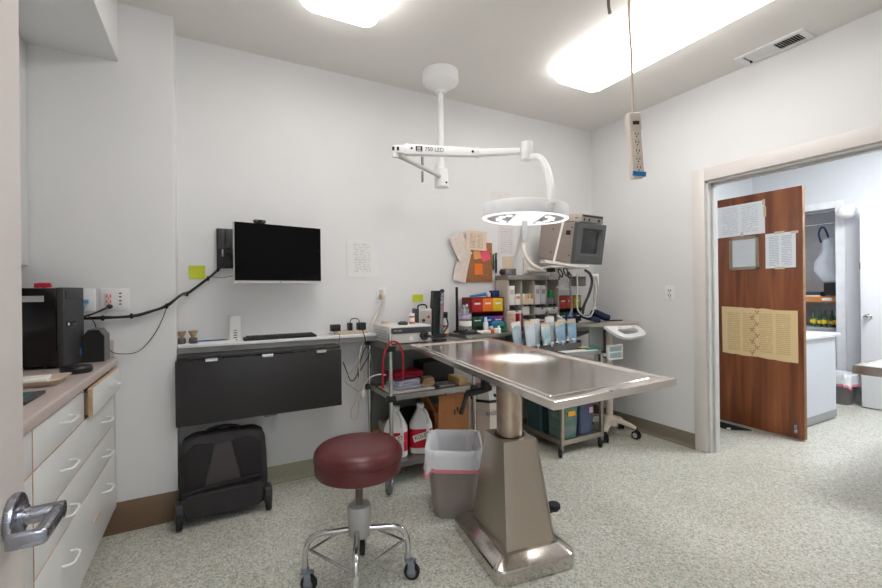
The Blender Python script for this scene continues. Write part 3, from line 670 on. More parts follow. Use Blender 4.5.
CAL = text_mat('calendar_grid', (226, 222, 220), (188, 184, 188), 0.018, 0.065, 0.11, 1, 0.3, 60, grid=True, dens=0.6)
sheet('calendar_sheet', 'white calendar grid sheet on the wall behind the surgical lamp', 'paper', (2.225, yb, 1.655), 0.165, 0.275, CAL, roll=R(1), seed=9)
sheet('upper_notice', 'white notice sheet on the wall peeking above the surgical lamp', 'paper', (2.18, yb, 1.985), 0.2, 0.16, text_mat('notice_light', (230, 227, 224), (190, 186, 184), 0.02, 0.08, 0.06, 1, 0.3, 50, dens=0.6), seed=10)
sheet('small_card', 'blank cream card on the wall below the calendar', 'paper', (2.235, yb, 1.455), 0.11, 0.13, PAPERCREAM, roll=R(-3), seed=11)
# rolling backpack
bgp = thing('rolling_backpack', 'black wheeled backpack standing on the floor below the folded table', 'bag', (0.06, 2.72, 0), 0)
def bagx(z):   # depth lean: y of the front face at height z
    return 2.60+0.17*z
BAGF = mat('bag_fabric', (50, 48, 49), 0.85, bump=0.4, bscale=900, var=0.12, scale=8)
BAGM = mat('bag_mesh', (34, 32, 33), 0.8, bump=0.8, bscale=1200, var=0.1)
BAGT = mat('bag_taupe', (72, 66, 67), 0.8, bump=0.3, bscale=900)
rings = []
for z, hw, th in ((0.045, 0.204, 0.15), (0.075, 0.217, 0.17), (0.16, 0.219, 0.17), (0.30, 0.217, 0.165), (0.39, 0.212, 0.155), (0.425, 0.2, 0.135), (0.444, 0.172, 0.10)):
    y0 = bagx(z); rings.append(rrect(hw, th/2, 0.05, z, 0.0625, y0+0.09))
MB().loft(rings).build('body', BAGF, bgp)
def panel(poly, dz, m, name, lift=0.012):
    g = bmesh.new(); n = 10; vs = [g.verts.new((x, bagx(z)-lift+0.01, z)) for x, z in poly]; f = g.faces.new(vs)
    ex = bmesh.ops.extrude_face_region(g, geom=[f]); 
    for v in ex['geom']:
        if isinstance(v, bmesh.types.BMVert): v.co.y += 0.03
    bmesh.ops.recalc_face_normals(g, faces=g.faces[:])
    bmesh.ops.bevel(g, geom=g.edges[:], offset=0.008, segments=2, affect='EDGES', profile=0.5)
    return MB()._merge(g).build(name, m, bgp)
panel([(-0.14, 0.2), (-0.045, 0.19), (0.005, 0.405), (-0.09, 0.41), (-0.135, 0.365)], 0, BAGM, 'shoulder_pad')
panel([(0.145, 0.2), (0.248, 0.205), (0.25, 0.38), (0.19, 0.413), (0.10, 0.408)], 0, BAGM, 'shoulder_pad')
panel([(-0.04, 0.19), (0.14, 0.2), (0.095, 0.40), (0.01, 0.40)], 0, BAGT, 'centre_panel', 0.006)
MB().tube([(-0.14, bagx(0.185)-0.004, 0.165), (-0.05, bagx(0.185)-0.008, 0.18), (0.09, bagx(0.19)-0.008, 0.192), (0.25, bagx(0.2)-0.002, 0.2)], 0.012, 8).build('waist_seam', BAGM, bgp)
for x in (-0.03, 0.17):
    MB().soft((x, bagx(0.13)-0.006, 0.14), (0.035, 0.012, 0.10), 0.002, 20, rot=(R(-9), 0, R(3))).build('strap', BAGM, bgp)
MB().tube([(-0.03, 2.75, 0.435), (-0.02, 2.75, 0.462), (0.055, 2.75, 0.474), (0.13, 2.75, 0.462), (0.14, 2.75, 0.435)], 0.009, 8).build('carry_handle', RUBBER, bgp)
MB().soft((0.055, 2.635, 0.105), (0.41, 0.08, 0.135), 0.003, 12, bev=0.35).build('lower_pocket', BAGF, bgp)
for x in (-0.157, 0.278):
    h = MB().bx(x-0.022, x+0.022, 2.60, 2.69, 0.035, 0.13, 0.014, 3).build('wheel_housing', DKGREY, bgp)
    MB().cyl((x-0.014, 2.61, 0.042), (x+0.014, 2.61, 0.042), 0.042, n=24, bev=0.006).build('wheel', RUBBER, h)
# ================================================================== UTILITY CART AND ITS LOAD
CX0, CX1, CY0, CY1 = 0.985, 1.60, 2.50, 2.91
ct = thing('utility_cart', 'three shelf steel utility cart with big grey casters against the back wall', 'cart', (1.29, 2.7, 0))
for z in (0.882, 0.568, 0.142):
    t = MB().bx(CX0, CX1, CY0, CY1, z, z+0.006)
    t.bx(CX0, CX1, CY0-0.002, CY0+0.004, z-0.022, z+0.012).bx(CX0, CX1, CY1-0.004, CY1+0.002, z-0.022, z+0.012).bx(CX0-0.002, CX0+0.004, CY0, CY1, z-0.022, z+0.012).bx(CX1-0.004, CX1+0.002, CY0, CY1, z-0.022, z+0.012)
    sh_ = t.build('shelf', CART_STEEL, ct)
    for x in (CX0+0.0, CX1-0.0):
        for y in (CY0, CY1):
            MB().box((x, y, z-0.008), (0.058, 0.04, 0.036), None, 0.006).build('corner_bracket', BLACK, sh_)
for x in (CX0, CX1):
    for y in (CY0, CY1):
        MB().cyl((x, y, 0.13), (x, y, 0.972 if (x == CX0 and y == CY0) else 0.9), 0.0125, n=16).build('post', CHROME, ct)
MB().bx(CX0+0.02, CX1-0.02, CY1+0.004, CY1+0.012, 0.16, 0.86).build('back_panel', mat('panel_grey', (118, 120, 116), 0.5), ct)
for x in (CX0, CX1):
    for y in (CY0, CY1):
        yw_ = -0.062
        Mw = Matrix.Translation((x, y, 0)) @ Matrix.Rotation(R(-35), 4, 'Z')
        g = MB().cyl((0, 0, 0.105), (0, 0, 0.135), 0.02)
        for s in (-1, 1): g.loft([[Vector((s*0.019+q, yy, zz)) for q, yy, zz in ((-0.002, -0.02, 0.11), (0.002, -0.02, 0.11), (0.002, 0.02, 0.11), (-0.002, 0.02, 0.11))], [Vector((s*0.019+q, yw_+yy, 0.062)) for q, yy in ((-0.002, -0.012), (0.002, -0.012), (0.002, 0.012), (-0.002, 0.012))]])
        g.bx(-0.021, 0.021, -0.035, 0.022, 0.106, 0.112)
        cs = g.build('caster', NICKEL, ct, M=Mw)
        MB().cyl((-0.014, yw_, 0.062), (0.014, yw_, 0.062), 0.062, n=32, bev=0.006).build('wheel', GREYRUB, cs, M=Mw)
        MB().cyl((-0.0165, yw_, 0.062), (0.0165, yw_, 0.062), 0.024, n=16).build('wheel_hub', NICKEL, cs, M=Mw)
ZC = 0.888
am = thing('amplifier_box', 'white boxy monitor unit with dark front strip on the cart top', 'appliance', (1.15, 2.7, ZC))
MB().bx(1.0, 1.30, 2.555, 2.86, ZC+0.008, ZC+0.118, 0.004).build('case', mat('case_white', (216, 212, 208), 0.45), am)
for x in (1.03, 1.27):
    for y in (2.58, 2.83): MB().cyl((x, y, ZC+0.0005), (x, y, ZC+0.0085), 0.012, n=12).build('foot', RUBBER, am)
MB().bx(1.012, 1.296, 2.548, 2.556, ZC+0.07, ZC+0.108, 0.002).build('display_strip', mat('strip_dark', (62, 64, 68), 0.3), am)
lettering('lettering', 'ADS 2000', 0.014, LTGREY, am, face_M((1.055, 2.5475, ZC+0.09), (1, 0, 0), (0, 0, 1)))
MB().cyl((1.15, 2.549, ZC+0.035), (1.15, 2.556, ZC+0.035), 0.014, n=20).build('dial', WHITE, am)
k = MB().cyl((1.245, 2.538, ZC+0.05), (1.245, 2.556, ZC+0.05), 0.031, n=24, bev=0.003).tube([(1.25, 2.536, ZC+0.05), (1.275, 2.53, ZC+0.045), (1.30, 2.535, ZC+0.04)], 0.009, 8)
k.build('knob', BLACK, am)
MB().torus((1.245, 2.535, ZC+0.05), 0.021, 0.005, Matrix.Rotation(PI/2, 4, 'X')).build('knob_ring', DKGREY, am)
q = MB()
for i in range(4): q.bx(0.9985, 1.0005, 2.60, 2.82, ZC+0.03+i*0.017, ZC+0.033+i*0.017)
q.build('side_vents', GREY, am)
ZA = ZC+0.1185
one('black_mouse', MB().lathe([(0, 0), (0.032, 0), (0.036, 0.008), (0.034, 0.016), (0.02, 0.023), (0, 0.024)], n=24), DKGREY, 'small black round gadget on the white cart box', 'gadget', (1.14, 2.66, ZA))
def pill_bottle(x, y, z, h, label, group='amber pill bottles'):
    t = thing('pill_bottle', label, 'bottle', (x, y, z), group=group)
    r = h*0.26
    MB().lathe([(0, 0), (r, 0), (r, h*0.74), (r*0.85, h*0.78), (0, h*0.78)], (x, y, z), 18).build('vial', AMBER, t)
    MB().lathe([(r*0.98, h*0.76), (r*0.98, h), (0, h), (0, h*0.76)], (x, y, z), 18).build('cap', WHITE, t)
    MB().lathe([(r*1.01, h*0.2), (r*1.01, h*0.6)], (x, y, z), 18).build('paper_label', PAPER, t)
pill_bottle(1.225, 2.7, ZA, 0.072, 'small amber bottle with white cap on top of the white cart box')
one('coiled_lead', MB().torus((0, 0, 0.006), 0.022, 0.005).torus((0.005, 0.003, 0.016), 0.02, 0.005), BEIGE, 'small beige coiled lead at back of the white cart box', 'cable', (1.06, 2.8, ZA))
one('black_box', MB().box((0, 0, 0.0095), (0.085, 0.05, 0.019), None, 0.003), BLACK, 'flat little black box on the cart beside the white box', 'gadget', (1.365, 2.56, ZC))
# red tubing loop hung on the front post
pt = [atY(383, 385, 2.475), atY(382.5, 372, 2.472), atY(384, 355, 2.472), atY(389, 344, 2.472), atY(394.5, 341.5, 2.47), atY(400, 346, 2.465), atY(403, 358, 2.46), atY(403, 370, 2.455), atY(402.5, 381, 2.45)]
rl = thing('red_tubing', 'red rubber tubing looped over the front post of the utility cart', 'tubing', pt[4])
MB().tube(pt, 0.0062, 10).build('tube', mat('tube_red', (168, 20, 40), 0.35), rl)
e0, e1 = pt[0], pt[-1]
MB().cyl(e0, e0+Vector((0, 0, -0.02)), 0.009, n=12).build('red_end', RED, rl)
MB().cyl(e1+Vector((0, 0, 0.0)), e1+Vector((-0.003, 0, -0.03)), 0.009, n=12).ball(e1+Vector((-0.012, 0, -0.028)), (0.012, 0.01, 0.008), 10).build('metal_clamp', CHROME, rl)
# middle shelf
ZM = 0.5745
onew('white_tray', MB().box((1.16, 2.66, ZM+0.006), (0.31, 0.24, 0.011), None, 0.003), mat('tray_white', (230, 224, 216), 0.4), 'flat white tray on the middle cart shelf', 'tray', (1.16, 2.66, ZM))
zt = ZM+0.0125
def folded(name, label, c, d, m, seed, rot):
    mb = MB(); n = 3
    for i in range(n):
        mb.soft((0.006*i, 0.003*(i % 2), d[2]*(i+0.5)/n), (d[0]-0.01*i, d[1]-0.006*i, d[2]/n*1.02), 0.006, 11, cuts=7, bev=0.22, seed=seed+i)
    return one(name, mb, m, label, 'cloth', c, rot, angle=60)
folded('folded_cloth', 'folded pale lavender cloth on the white tray', (1.13, 2.65, zt+0.006), (0.2, 0.17, 0.055), mat('cloth_lavender', (190, 192, 212), 0.9, bump=0.3, bscale=300), 1, R(12))
folded('folded_cloth', 'folded tan cloth beside the lavender cloth on the cart', (1.30, 2.645, zt+0.006), (0.095, 0.13, 0.045), mat('cloth_tan', (196, 164, 130), 0.9, bump=0.3, bscale=300), 5, R(-14))
folded('folded_cloth', 'folded crimson cloth on top of the lavender cloth', (1.135, 2.665, zt+0.074), (0.25, 0.17, 0.036), mat('cloth_red', (158, 22, 48), 0.9, bump=0.3, bscale=300), 9, R(8))
onew('dark_box', MB().bx(1.32, 1.57, 2.72, 2.89, ZM+0.0005, ZM+0.15, 0.004), mat('box_dark', (40, 34, 34), 0.7), 'dark box at the back of the middle cart shelf', 'box', (1.44, 2.8, ZM))
onew('wooden_block', MB().bx(1.50, 1.57, 2.53, 2.69, ZM+0.0005, ZM+0.055, 0.004), mat('pale_wood', (214, 178, 130), 0.6, stretch=(1, 8, 8)), 'pale wooden block at the right end of the middle cart shelf', 'block', (1.535, 2.61, ZM))
onew('grey_pad', MB().bx(1.36, 1.48, 2.55, 2.68, ZM+0.0005, ZM+0.014, 0.003), GREY, 'flat grey pad on the middle cart shelf before the dark box', 'pad', (1.42, 2.61, ZM))
# bottom shelf: jugs and boxes
ZL = 0.1485
def jug(x, y, label, rz):
    t = thing('bleach_jug', label, 'jug', (x, y, ZL), rz, 'white gallon jugs with red labels')
    prof = ((0.0, 0.068, 0.064), (0.008, 0.075, 0.071), (0.15, 0.076, 0.072), (0.168, 0.074, 0.07), (0.19, 0.064, 0.061), (0.235, 0.038, 0.037), (0.262, 0.024, 0.024), (0.275, 0.021, 0.021))
    MB().loft([rrect(a, b, min(a, b)*0.62, z*1.06+0.0005) for z, a, b in prof]).build('bottle', mat('jug_white', (232, 230, 228), 0.4, var=0.02), t, False)
    MB().lathe([(0.025, 0.285), (0.025, 0.312), (0, 0.314), (0, 0.285)], n=20).build('cap', WHITE, t, False)
    MB().tube([(0.012, -0.018, 0.28), (0.03, -0.05, 0.268), (0.042, -0.066, 0.235), (0.045, -0.07, 0.195)], 0.011, 8).build('grip', mat('jug_white', (232, 230, 228), 0.4), t, False)
    t.scale = (1.015, 1.015, 1.03)
    JR = mat('jug_label_red', (196, 20, 52), 0.45)
    def ringseg(z0, z1, i0, i1, k=1.012):
        a = rrect(0.0768*k, 0.0728*k, 0.0728*0.62, z0); b_ = rrect(0.0768*k, 0.0728*k, 0.0728*0.62, z1)
        return [a[i % 28] for i in range(i0, i1)], [b_[i % 28] for i in range(i0, i1)]
    lb = MB()
    a, b_ = ringseg(0.042, 0.162, 12, 22); lb.loft([a, b_], False, False, False)
    a, b_ = ringseg(0.042, 0.162, 23, 29); lb.loft([a, b_], False, False, False)
    o = lb.build('label', JR, t, False)
    g = MB().box((0.0, -0.0755, 0.115), (0.11, 0.003, 0.042), (0, R(-16), 0))
    p = g.build('name_panel', PAPER, t, False)
    Mf = WM(t) @ face_M((0.002, -0.0774, 0.118), (math.cos(R(16)), 0, math.sin(R(16))), (-math.sin(R(16)), 0, math.cos(R(16))))
    lettering('lettering', 'KOI-07', 0.037, INK, p, Mf, 0.0003, sx=0.85)
    return t
jug(1.0745, 2.645, 'white gallon jug with red label, nearest the front cart post', R(-26))
jug(1.249, 2.63, 'white gallon jug with red label, beside the open cardboard box', R(-22))
cbx = thing('cardboard_box', 'open brown cardboard box with raised flap on the lower cart shelf', 'box', (1.46, 2.68, ZL))
t = MB(); X0, X1, Y0_, Y1_ = 1.345, 1.585, 2.55, 2.79; zb, zt_ = ZL+0.0005, ZL+0.25
t.bx(X0, X1, Y0_, Y1_, zb, zb+0.004).bx(X0, X1, Y0_, Y0_+0.004, zb, zt_).bx(X0, X1, Y1_-0.004, Y1_, zb, zt_).bx(X0, X0+0.004, Y0_, Y1_, zb, zt_).bx(X1-0.004, X1, Y0_, Y1_, zb, zt_)
t.build('carton', CARDBOARD, cbx)
MB().box(((X0+X1)/2, Y0_-0.004, zt_+0.063), (X1-X0, 0.004, 0.126), (R(3), 0, 0)).build('flap', CARDBOARD, cbx)
MB().box((X0-0.024, (Y0_+Y1_)/2+0.02, zt_+0.055), (0.11, Y1_-Y0_-0.06, 0.004), (0, R(62), 0)).build('flap', CARDBOARD, cbx)
MB().bx(1.465, 1.475, Y0_-0.0055, Y0_-0.0045, zt_-0.02, zt_+0.015).bx(1.485, 1.497, Y0_-0.0075, Y0_-0.0065, zt_-0.0, zt_+0.03).build('print_mark', INK, cbx)
onew('cardboard_box', MB().bx(0.998, 1.13, 2.755, 2.88, ZL+0.0005, ZL+0.11, 0.003), CARDBOARD, 'small brown carton behind the left jug on the cart', 'box', (1.06, 2.8, ZL))
onew('grey_rag', MB().soft((1.07, 2.79, ZL+0.15), (0.12, 0.1, 0.075), 0.012, 16, seed=4, bev=0.5), mat('rag', (150, 138, 126), 0.9), 'crumpled greyish rag on the small brown carton', 'cloth', (1.07, 2.79, ZL+0.112))
onew('black_bag', MB().soft((1.235, 2.815, ZL+0.135), (0.17, 0.11, 0.24), 0.012, 12, seed=6, bev=0.35), mat('bag_black', (28, 28, 30), 0.7), 'lumpy black pouch behind the jugs on the cart', 'bag', (1.23, 2.80, ZL))

# ================================================================== STEEL COUNTER ALONG THE WALL AND ITS CLUTTER
ZK = 0.905
KX0, KX1, KY0 = 1.632, 2.98, 2.645
kt = thing('steel_counter', 'narrow steel counter holding coloured bins and the organizer along the back wall', 'counter', (2.3, 2.79, 0))
MB().bx(KX0, KX1, KY0, 2.928, ZK-0.03, ZK, 0.002).build('counter_top', CART_STEEL, kt)
for x in (KX0+0.04, 2.2, KX1-0.04):
    MB().prism([(2.935, 0.0), (2.935, -0.11), (2.92, -0.11), (KY0+0.03, -0.02), (KY0+0.03, 0.0)], -0.004, 0.004, M=Matrix.Translation((x, 0, ZK-0.031)) @ Matrix(((0, 0, 1, 0), (1, 0, 0, 0), (0, 1, 0, 0), (0, 0, 0, 1)))).build('wall_bracket', CART_STEEL, kt)
# diagnostic set on the cart/counter
def at_cart(px, py, z=ZC): return atZ(px, py, z)
gb = thing('grey_meter', 'grey boxed meter with carry handle on the cart back', 'appliance', (1.37, 2.84, ZC))
MB().bx(1.325, 1.43, 2.80, 2.88, ZC+0.0005, ZC+0.215, 0.004).build('case', LTGREY, gb)
MB().bx(1.31, 1.327, 2.795, 2.885, ZC+0.0005, ZC+0.217, 0.004).build('side_cheek', DKGREY, gb)
MB().bx(1.335, 1.42, 2.796, 2.801, ZC+0.03, ZC+0.2, 0.002).build('meter_panel', mat('meter_panel', (176, 168, 160), 0.4), gb)
MB().cyl((1.40, 2.79, ZC+0.155), (1.40, 2.797, ZC+0.155), 0.010, n=14).build('red_lamp', RED, gb)
MB().cyl((1.36, 2.79, ZC+0.13), (1.36, 2.797, ZC+0.13), 0.012, n=14).build('knob', BLACK, gb)
MB().tube([(1.335, 2.84, ZC+0.21), (1.345, 2.84, ZC+0.24), (1.40, 2.84, ZC+0.24), (1.412, 2.84, ZC+0.21)], 0.006, 8).build('carry_handle', BLACK, gb)
sheet('sticky_note', 'lime yellow sticky note stuck above the grey meter', 'sticky note', (1.385, YB-0.004, 1.178), 0.088, 0.055, NOTE_Y, seed=12)
ot = thing('diagnostic_charger', 'tall black instrument charger stand behind the white cart box', 'appliance', (1.4780, 2.80, ZC))
MB().bx(1.4280, 1.5330, 2.77, 2.85, ZC+0.0005, ZC+0.03, 0.006).build('charger_base', BLACK, ot)
MB().loft([rrect(0.032, 0.032, 0.012, z, x, 2.81) for z, x in ((ZC+0.029, 1.4560), (ZC+0.22, 1.4650), (ZC+0.345, 1.4750))]).build('charger_column', BLACK, ot)
MB().cyl((1.4880, 2.772, ZC+0.03), (1.5050, 2.775, ZC+0.33), 0.016, n=18, bev=0.004).build('instrument_handle', NICKEL, ot)
MB().cyl((1.4970, 2.7745, ZC+0.17), (1.5025, 2.7755, ZC+0.245), 0.0165, n=18).build('red_band', mat('band_red', (190, 60, 60), 0.5), ot)
MB().ball((1.5060, 2.775, ZC+0.342), (0.018, 0.02, 0.016), 14).build('instrument_head', DKGREY, ot)
MB().bx(1.4930, 1.5680, 2.80, 2.84, ZC+0.14, ZC+0.185, 0.006).build('side_pod', BLACK, ot)
MB().tube([(1.5530, 2.80, ZC+0.15), (1.5580, 2.785, ZC+0.09), (1.5280, 2.775, ZC+0.05), (1.5080, 2.772, ZC+0.035)], 0.006, 8).build('lead', BLACK, ot)
rd = thing('black_rod', 'thin black upright rod behind the clear jar', 'rod', (1.70, 2.892, ZK))
MB().cyl((1.70, 2.892, ZK), (1.70, 2.892, ZK+0.012), 0.03, n=18).build('rod_foot', BLACK, rd)
MB().cyl((1.70, 2.892, ZK+0.012), (1.70, 2.892, ZK+0.355), 0.0105, n=14, bev=0.003).build('rod_stem', BLACK, rd)
bs = thing('base_stand', 'dark flat black base plate under the clear jar', 'stand', (1.737, 2.735, ZK))
MB().loft([rrect(0.1, 0.05, 0.03, ZK+0.0005, 1.737, 2.735), rrect(0.098, 0.048, 0.03, ZK+0.016, 1.737, 2.735), rrect(0.09, 0.045, 0.03, ZK+0.021, 1.737, 2.735)]).build('base_plate', BLACK, bs)
MB().loft([rrect(0.05, 0.04, 0.03, ZK+0.02, 1.70, 2.72), rrect(0.04, 0.035, 0.03, ZK+0.03, 1.70, 2.72)]).build('jar_seat', DKGREY, bs)
jr = thing('clear_jar', 'clear jar crammed with swabs standing on the black base plate', 'jar', (1.685, 2.745, ZK+0.0305))
MB().lathe([(0, 0), (0.043, 0), (0.047, 0.006), (0.047, 0.13), (0.044, 0.13), (0.044, 0.008), (0, 0.006)], (1.685, 2.745, ZK+0.0305), 24).build('glass', ACRYL, jr)
MB().lathe([(0.0472, 0.085), (0.0476, 0.086), (0.0476, 0.112), (0.0472, 0.113)], (1.685, 2.745, ZK+0.0305), 24).build('lilac_band', mat('band_lilac2', (188, 160, 204), 0.5), jr)
MB().lathe([(0.0472, 0.03), (0.0476, 0.031), (0.0476, 0.068), (0.0472, 0.069)], (1.685, 2.745, ZK+0.0305), 24).build('paper_label', PAPER, jr)
random.seed(3)
cols = [WHITE, PAPER, LTGREY, mat('swab_lilac', (190, 160, 200), 0.7), mat('swab_mint', (170, 210, 196), 0.7), GREY]
for i in range(30):
    a = random.random()*2*PI; r_ = 0.031*math.sqrt(random.random()); z0 = ZK+0.045+random.random()*0.02
    p0_ = Vector((1.685+r_*math.cos(a), 2.745+r_*math.sin(a), z0)); p1_ = p0_+Vector((random.uniform(-.008, .008), random.uniform(-.006, .006), random.uniform(0.085, 0.15)))
    o = MB().cyl(p0_, p1_, 0.005, n=8).ball(p1_, (0.009, 0.009, 0.012), 8)
    onew('cotton_swab', o, cols[i % 6], 'swab packed upright in the clear jar', 'swab', p0_, group='swabs packed upright in the clear jar')
pill_bottle(1.563, 2.845, ZC+0.0008, 0.11, 'amber pill bottle with white cap beside the instrument charger')
def small_bottle(x, y, z, h, r, m, mc, label, group='small bottles on the steel counter'):
    t = thing('small_bottle', label, 'bottle', (x, y, z), group=group)
    MB().lathe([(0, 0), (r, 0), (r, h*0.6), (r*0.5, h*0.75), (r*0.5, h*0.8), (0, h*0.8)], (x, y, z), 16).build('bottle', m, t)
    MB().lathe([(r*0.6, h*0.78), (r*0.45, h), (0, h), (0, h*0.78)], (x, y, z), 16).build('cap', mc, t)
small_bottle(1.868, 2.742, ZK, 0.12, 0.02, WHITE, WHITE, 'slim white bottle behind right of the clear jar')
small_bottle(1.888, 2.697, ZK, 0.07, 0.016, LTGREY, DKGREY, 'stubby grey bottle with dark cap right of the black base plate')
small_bottle(1.934, 2.665, ZK, 0.055, 0.018, PAPER, WHITE, 'squat white bottle in front of the teal bandage roll')
onew('gauze_heap', MB().soft((1.80, 2.662, ZK+0.014), (0.11, 0.055, 0.028), 0.008, 30, seed=8, bev=0.5), mat('gauze', (226, 216, 208), 0.9), 'small heap of white gauze on the counter edge', 'gauze', (1.80, 2.662, ZK))
onew('orange_vial', MB().cyl((1.872, 2.66, ZK+0.0005), (1.872, 2.66, ZK+0.03), 0.014, n=16, bev=0.003), mat('cap_orange', (232, 96, 60), 0.4), 'small orange vial beside the gauze heap', 'vial', (1.872, 2.66, ZK))
onew('white_vial', MB().cyl((1.903, 2.66, ZK+0.0005), (1.903, 2.66, ZK+0.04), 0.016, n=16, bev=0.003), WHITE, 'small white vial between the orange vial and green hose', 'vial', (1.903, 2.66, ZK))
gl = [(1.945, 2.69, ZK+0.012), (1.960, 2.685, ZK+0.05), (1.990, 2.68, ZK+0.055), (2.000, 2.69, ZK+0.02), (1.975, 2.70, ZK+0.03), (2.010, 2.705, ZK+0.06), (2.015, 2.70, ZK+0.03), (2.025, 2.69, ZK+0.012)]
onew('green_hose', MB().tube([Vector(p) for p in gl], 0.011, 8), mat('hose_green', (20, 130, 96), 0.5), 'tangled green hose on the counter before the colour bins', 'hose', gl[0])
onew('teal_wrap', MB().soft((1.985, 2.745, ZK+0.043), (0.14, 0.05, 0.08), 0.006, 14, seed=2, bev=0.5), mat('wrap_teal', (40, 130, 160), 0.8), 'teal bandage roll behind the green hose', 'bandage', (1.985, 2.745, ZK))
# corrugated cream hose stack standing at counter edge
hz = MB(); prof = []
for i in range(15):
    z = i*0.0105; prof += [(0.030, z), (0.038, z+0.005)]
prof = [(0, 0)]+prof+[(0.028, 0.158), (0, 0.158)]
one('corrugated_tube', MB().lathe(prof, n=24), mat('tube_cream', (228, 206, 190), 0.6), 'cream corrugated tube standing at the counter edge beside the blue pouches', 'tube', (2.075, 2.59, ZC-0.025+0.0), 0)
bpy.data.objects['corrugated_tube'].location = (2.07, 2.685, ZK+0.0005)
for i, (x, m, lab) in enumerate(((2.125, RED, 'thin red folder upright beside the cream tube'), (2.142, LTGREY, 'thin grey folder upright between two red folders'), (2.159, mat('folder_crimson', (150, 24, 40), 0.5), 'thin crimson folder upright nearest the blue pouches'))):
    onew('slim_folder', MB().box((x, 2.70, ZK+0.0705), (0.008, 0.09, 0.14), None, 0.002), m, lab, 'folder', (x, 2.7, ZK), group='slim folders beside the cream tube')
# colour bin racks
def bin_rack(x0, label, cols, ydepth=0.13, wb=0.088):
    w = 3*wb+0.012; y0, y1 = 2.80, 2.80+ydepth; zb = ZK+0.045
    t = thing('bin_rack', label, 'drawer rack', (x0+w/2, 2.86, ZK), group='colour coded bin racks')
    s = MB().bx(x0-0.006, x0, y0-0.002, y1, zb, zb+0.225).bx(x0+w-0.006, x0+w, y0, y1, zb, zb+0.225).bx(x0, x0+w-0.006, y1-0.006, y1, zb, zb+0.225)
    s.bx(x0-0.006, x0+w, y0, y1, zb-0.005, zb).bx(x0-0.006, x0+w, y0, y1, zb+0.108, zb+0.113).bx(x0-0.006, x0+w, y0, y1, zb+0.222, zb+0.227)
    s.build('frame', MAROON if cols[0] is RED else DKGREY, t)
    MB().bx(x0+0.0, x0+0.02, y0+0.02, y1-0.02, ZK, zb-0.005).bx(x0+w-0.03, x0+w-0.01, y0+0.02, y1-0.02, ZK, zb-0.005).build('foot', DKGREY, t)
    for r_ in range(2):
        for c_ in range(3):
            m = cols[(1-r_)*3+c_]; bx0 = x0+0.002+c_*wb; z0 = zb+0.002+r_*0.114; hh = 0.102 if r_ else 0.074
            d = MB().bx(bx0, bx0+wb-0.004, y0-0.012, y0-0.006, z0, z0+hh, 0.002).bx(bx0, bx0+wb-0.004, y0-0.006, y1-0.01, z0, z0+0.003).bx(bx0, bx0+0.003, y0-0.006, y1-0.01, z0, z0+hh).bx(bx0+wb-0.007, bx0+wb-0.004, y0-0.006, y1-0.01, z0, z0+hh)
            dr = d.build('drawer', m, t)
            MB().bx(bx0+0.02, bx0+wb-0.024, y0-0.0135, y0-0.0118, z0+hh*0.55, z0+hh*0.68).build('tag_strip', PAPER, dr)
            MB().torus((bx0+wb/2-0.002, y0-0.014, z0+hh*0.8), 0.010, 0.0025, Matrix.Rotation(PI/2, 4, 'X'), 16, 6).build('finger_ring', m if m is not RED else MAROON, dr)
    return t, zb+0.2275
rk, ztop = bin_rack(1.775, 'red, orange and yellow bin rack below the cork board', [RED, ORANGE, YELLOW, GREEN, BLUE, PURPLE], wb=0.098)
rk2, ztop2 = bin_rack(2.672, 'bin rack half hidden behind hanging hoses, red and blue bins', [mat('bin_red_orange', (190, 52, 30), 0.45), mat('bin_orange_red', (206, 78, 30), 0.45), mat('bin_olive', (190, 170, 50), 0.45), GREEN, BLUE, NAVY], wb=0.088)
onew('blue_clippers', MB().tube([(1.80, 2.86, ztop+0.0085), (1.86, 2.85, ztop+0.014), (1.94, 2.84, ztop+0.024)], [0.007, 0.014], 10), mat('clip_blue', (40, 120, 180), 0.4), 'blue handled tool lying on the red orange yellow rack', 'tool', (1.86, 2.85, ztop))
onew('navy_box', MB().bx(2.005, 2.065, 2.83, 2.89, ztop+0.0005, ztop+0.052, 0.004), mat('box_navy', (24, 42, 96), 0.5), 'small navy box on the right end of the red orange yellow rack', 'box', (2.035, 2.86, ztop))
onew('white_pot', MB().cyl((1.98, 2.86, ztop+0.0005), (1.98, 2.86, ztop+0.035), 0.016, n=16, bev=0.003), WHITE, 'tiny white pot next to the navy box', 'pot', (1.98, 2.86, ztop))
# organizer with boxes and white bins
OX0, OX1, OY0, OY1 = 2.19, 2.645, 2.76, 2.925; OZ0, OZ1 = ZK+0.01, 1.352
og = thing('shelf_organizer', 'beige pigeonhole organizer full of boxes on the steel counter', 'organizer', ((OX0+OX1)/2, 2.84, ZK))
OB = mat('organizer_beige', (206, 198, 186), 0.5)
OX0 = 2.095
fr_ = MB().bx(OX0, OX0+0.012, OY0, OY1, ZK+0.0005, OZ1).bx(OX0+0.012, OX1, OY1-0.006, OY1, ZK+0.0005, OZ1).bx(OX1-0.006, OX1, OY0, OY1, ZK+0.0005, OZ1)
fr_.build('carcass', OB, og)
rows = [ZK+0.02, 1.025, 1.11, 1.31]
xs = [OX0+0.012+(OX1-OX0-0.012)*k/4 for k in range(5)]
MB().bx(OX0-0.004, OX1+0.004, OY0-0.012, OY1, OZ1-0.038, OZ1, 0.003).build('header_band', mat('band_grey', (136, 132, 126), 0.5), og)
for z in rows[:3]: MB().bx(OX0+0.012, OX1-0.006, OY0-0.002, OY1-0.006, z-0.004, z).build('shelf', GREY, og)
for x in xs[1:4]: MB().bx(x-0.002, x+0.002, OY0+0.003, OY1-0.006, rows[0], OZ1-0.04).build('divider', OB, og)
q = MB()
for k in range(4):
    for j in (0.03, 0.075): q.bx(xs[k]+j-0.016, xs[k]+j+0.016, OY0-0.006, OY0-0.001, 1.098, 1.108)
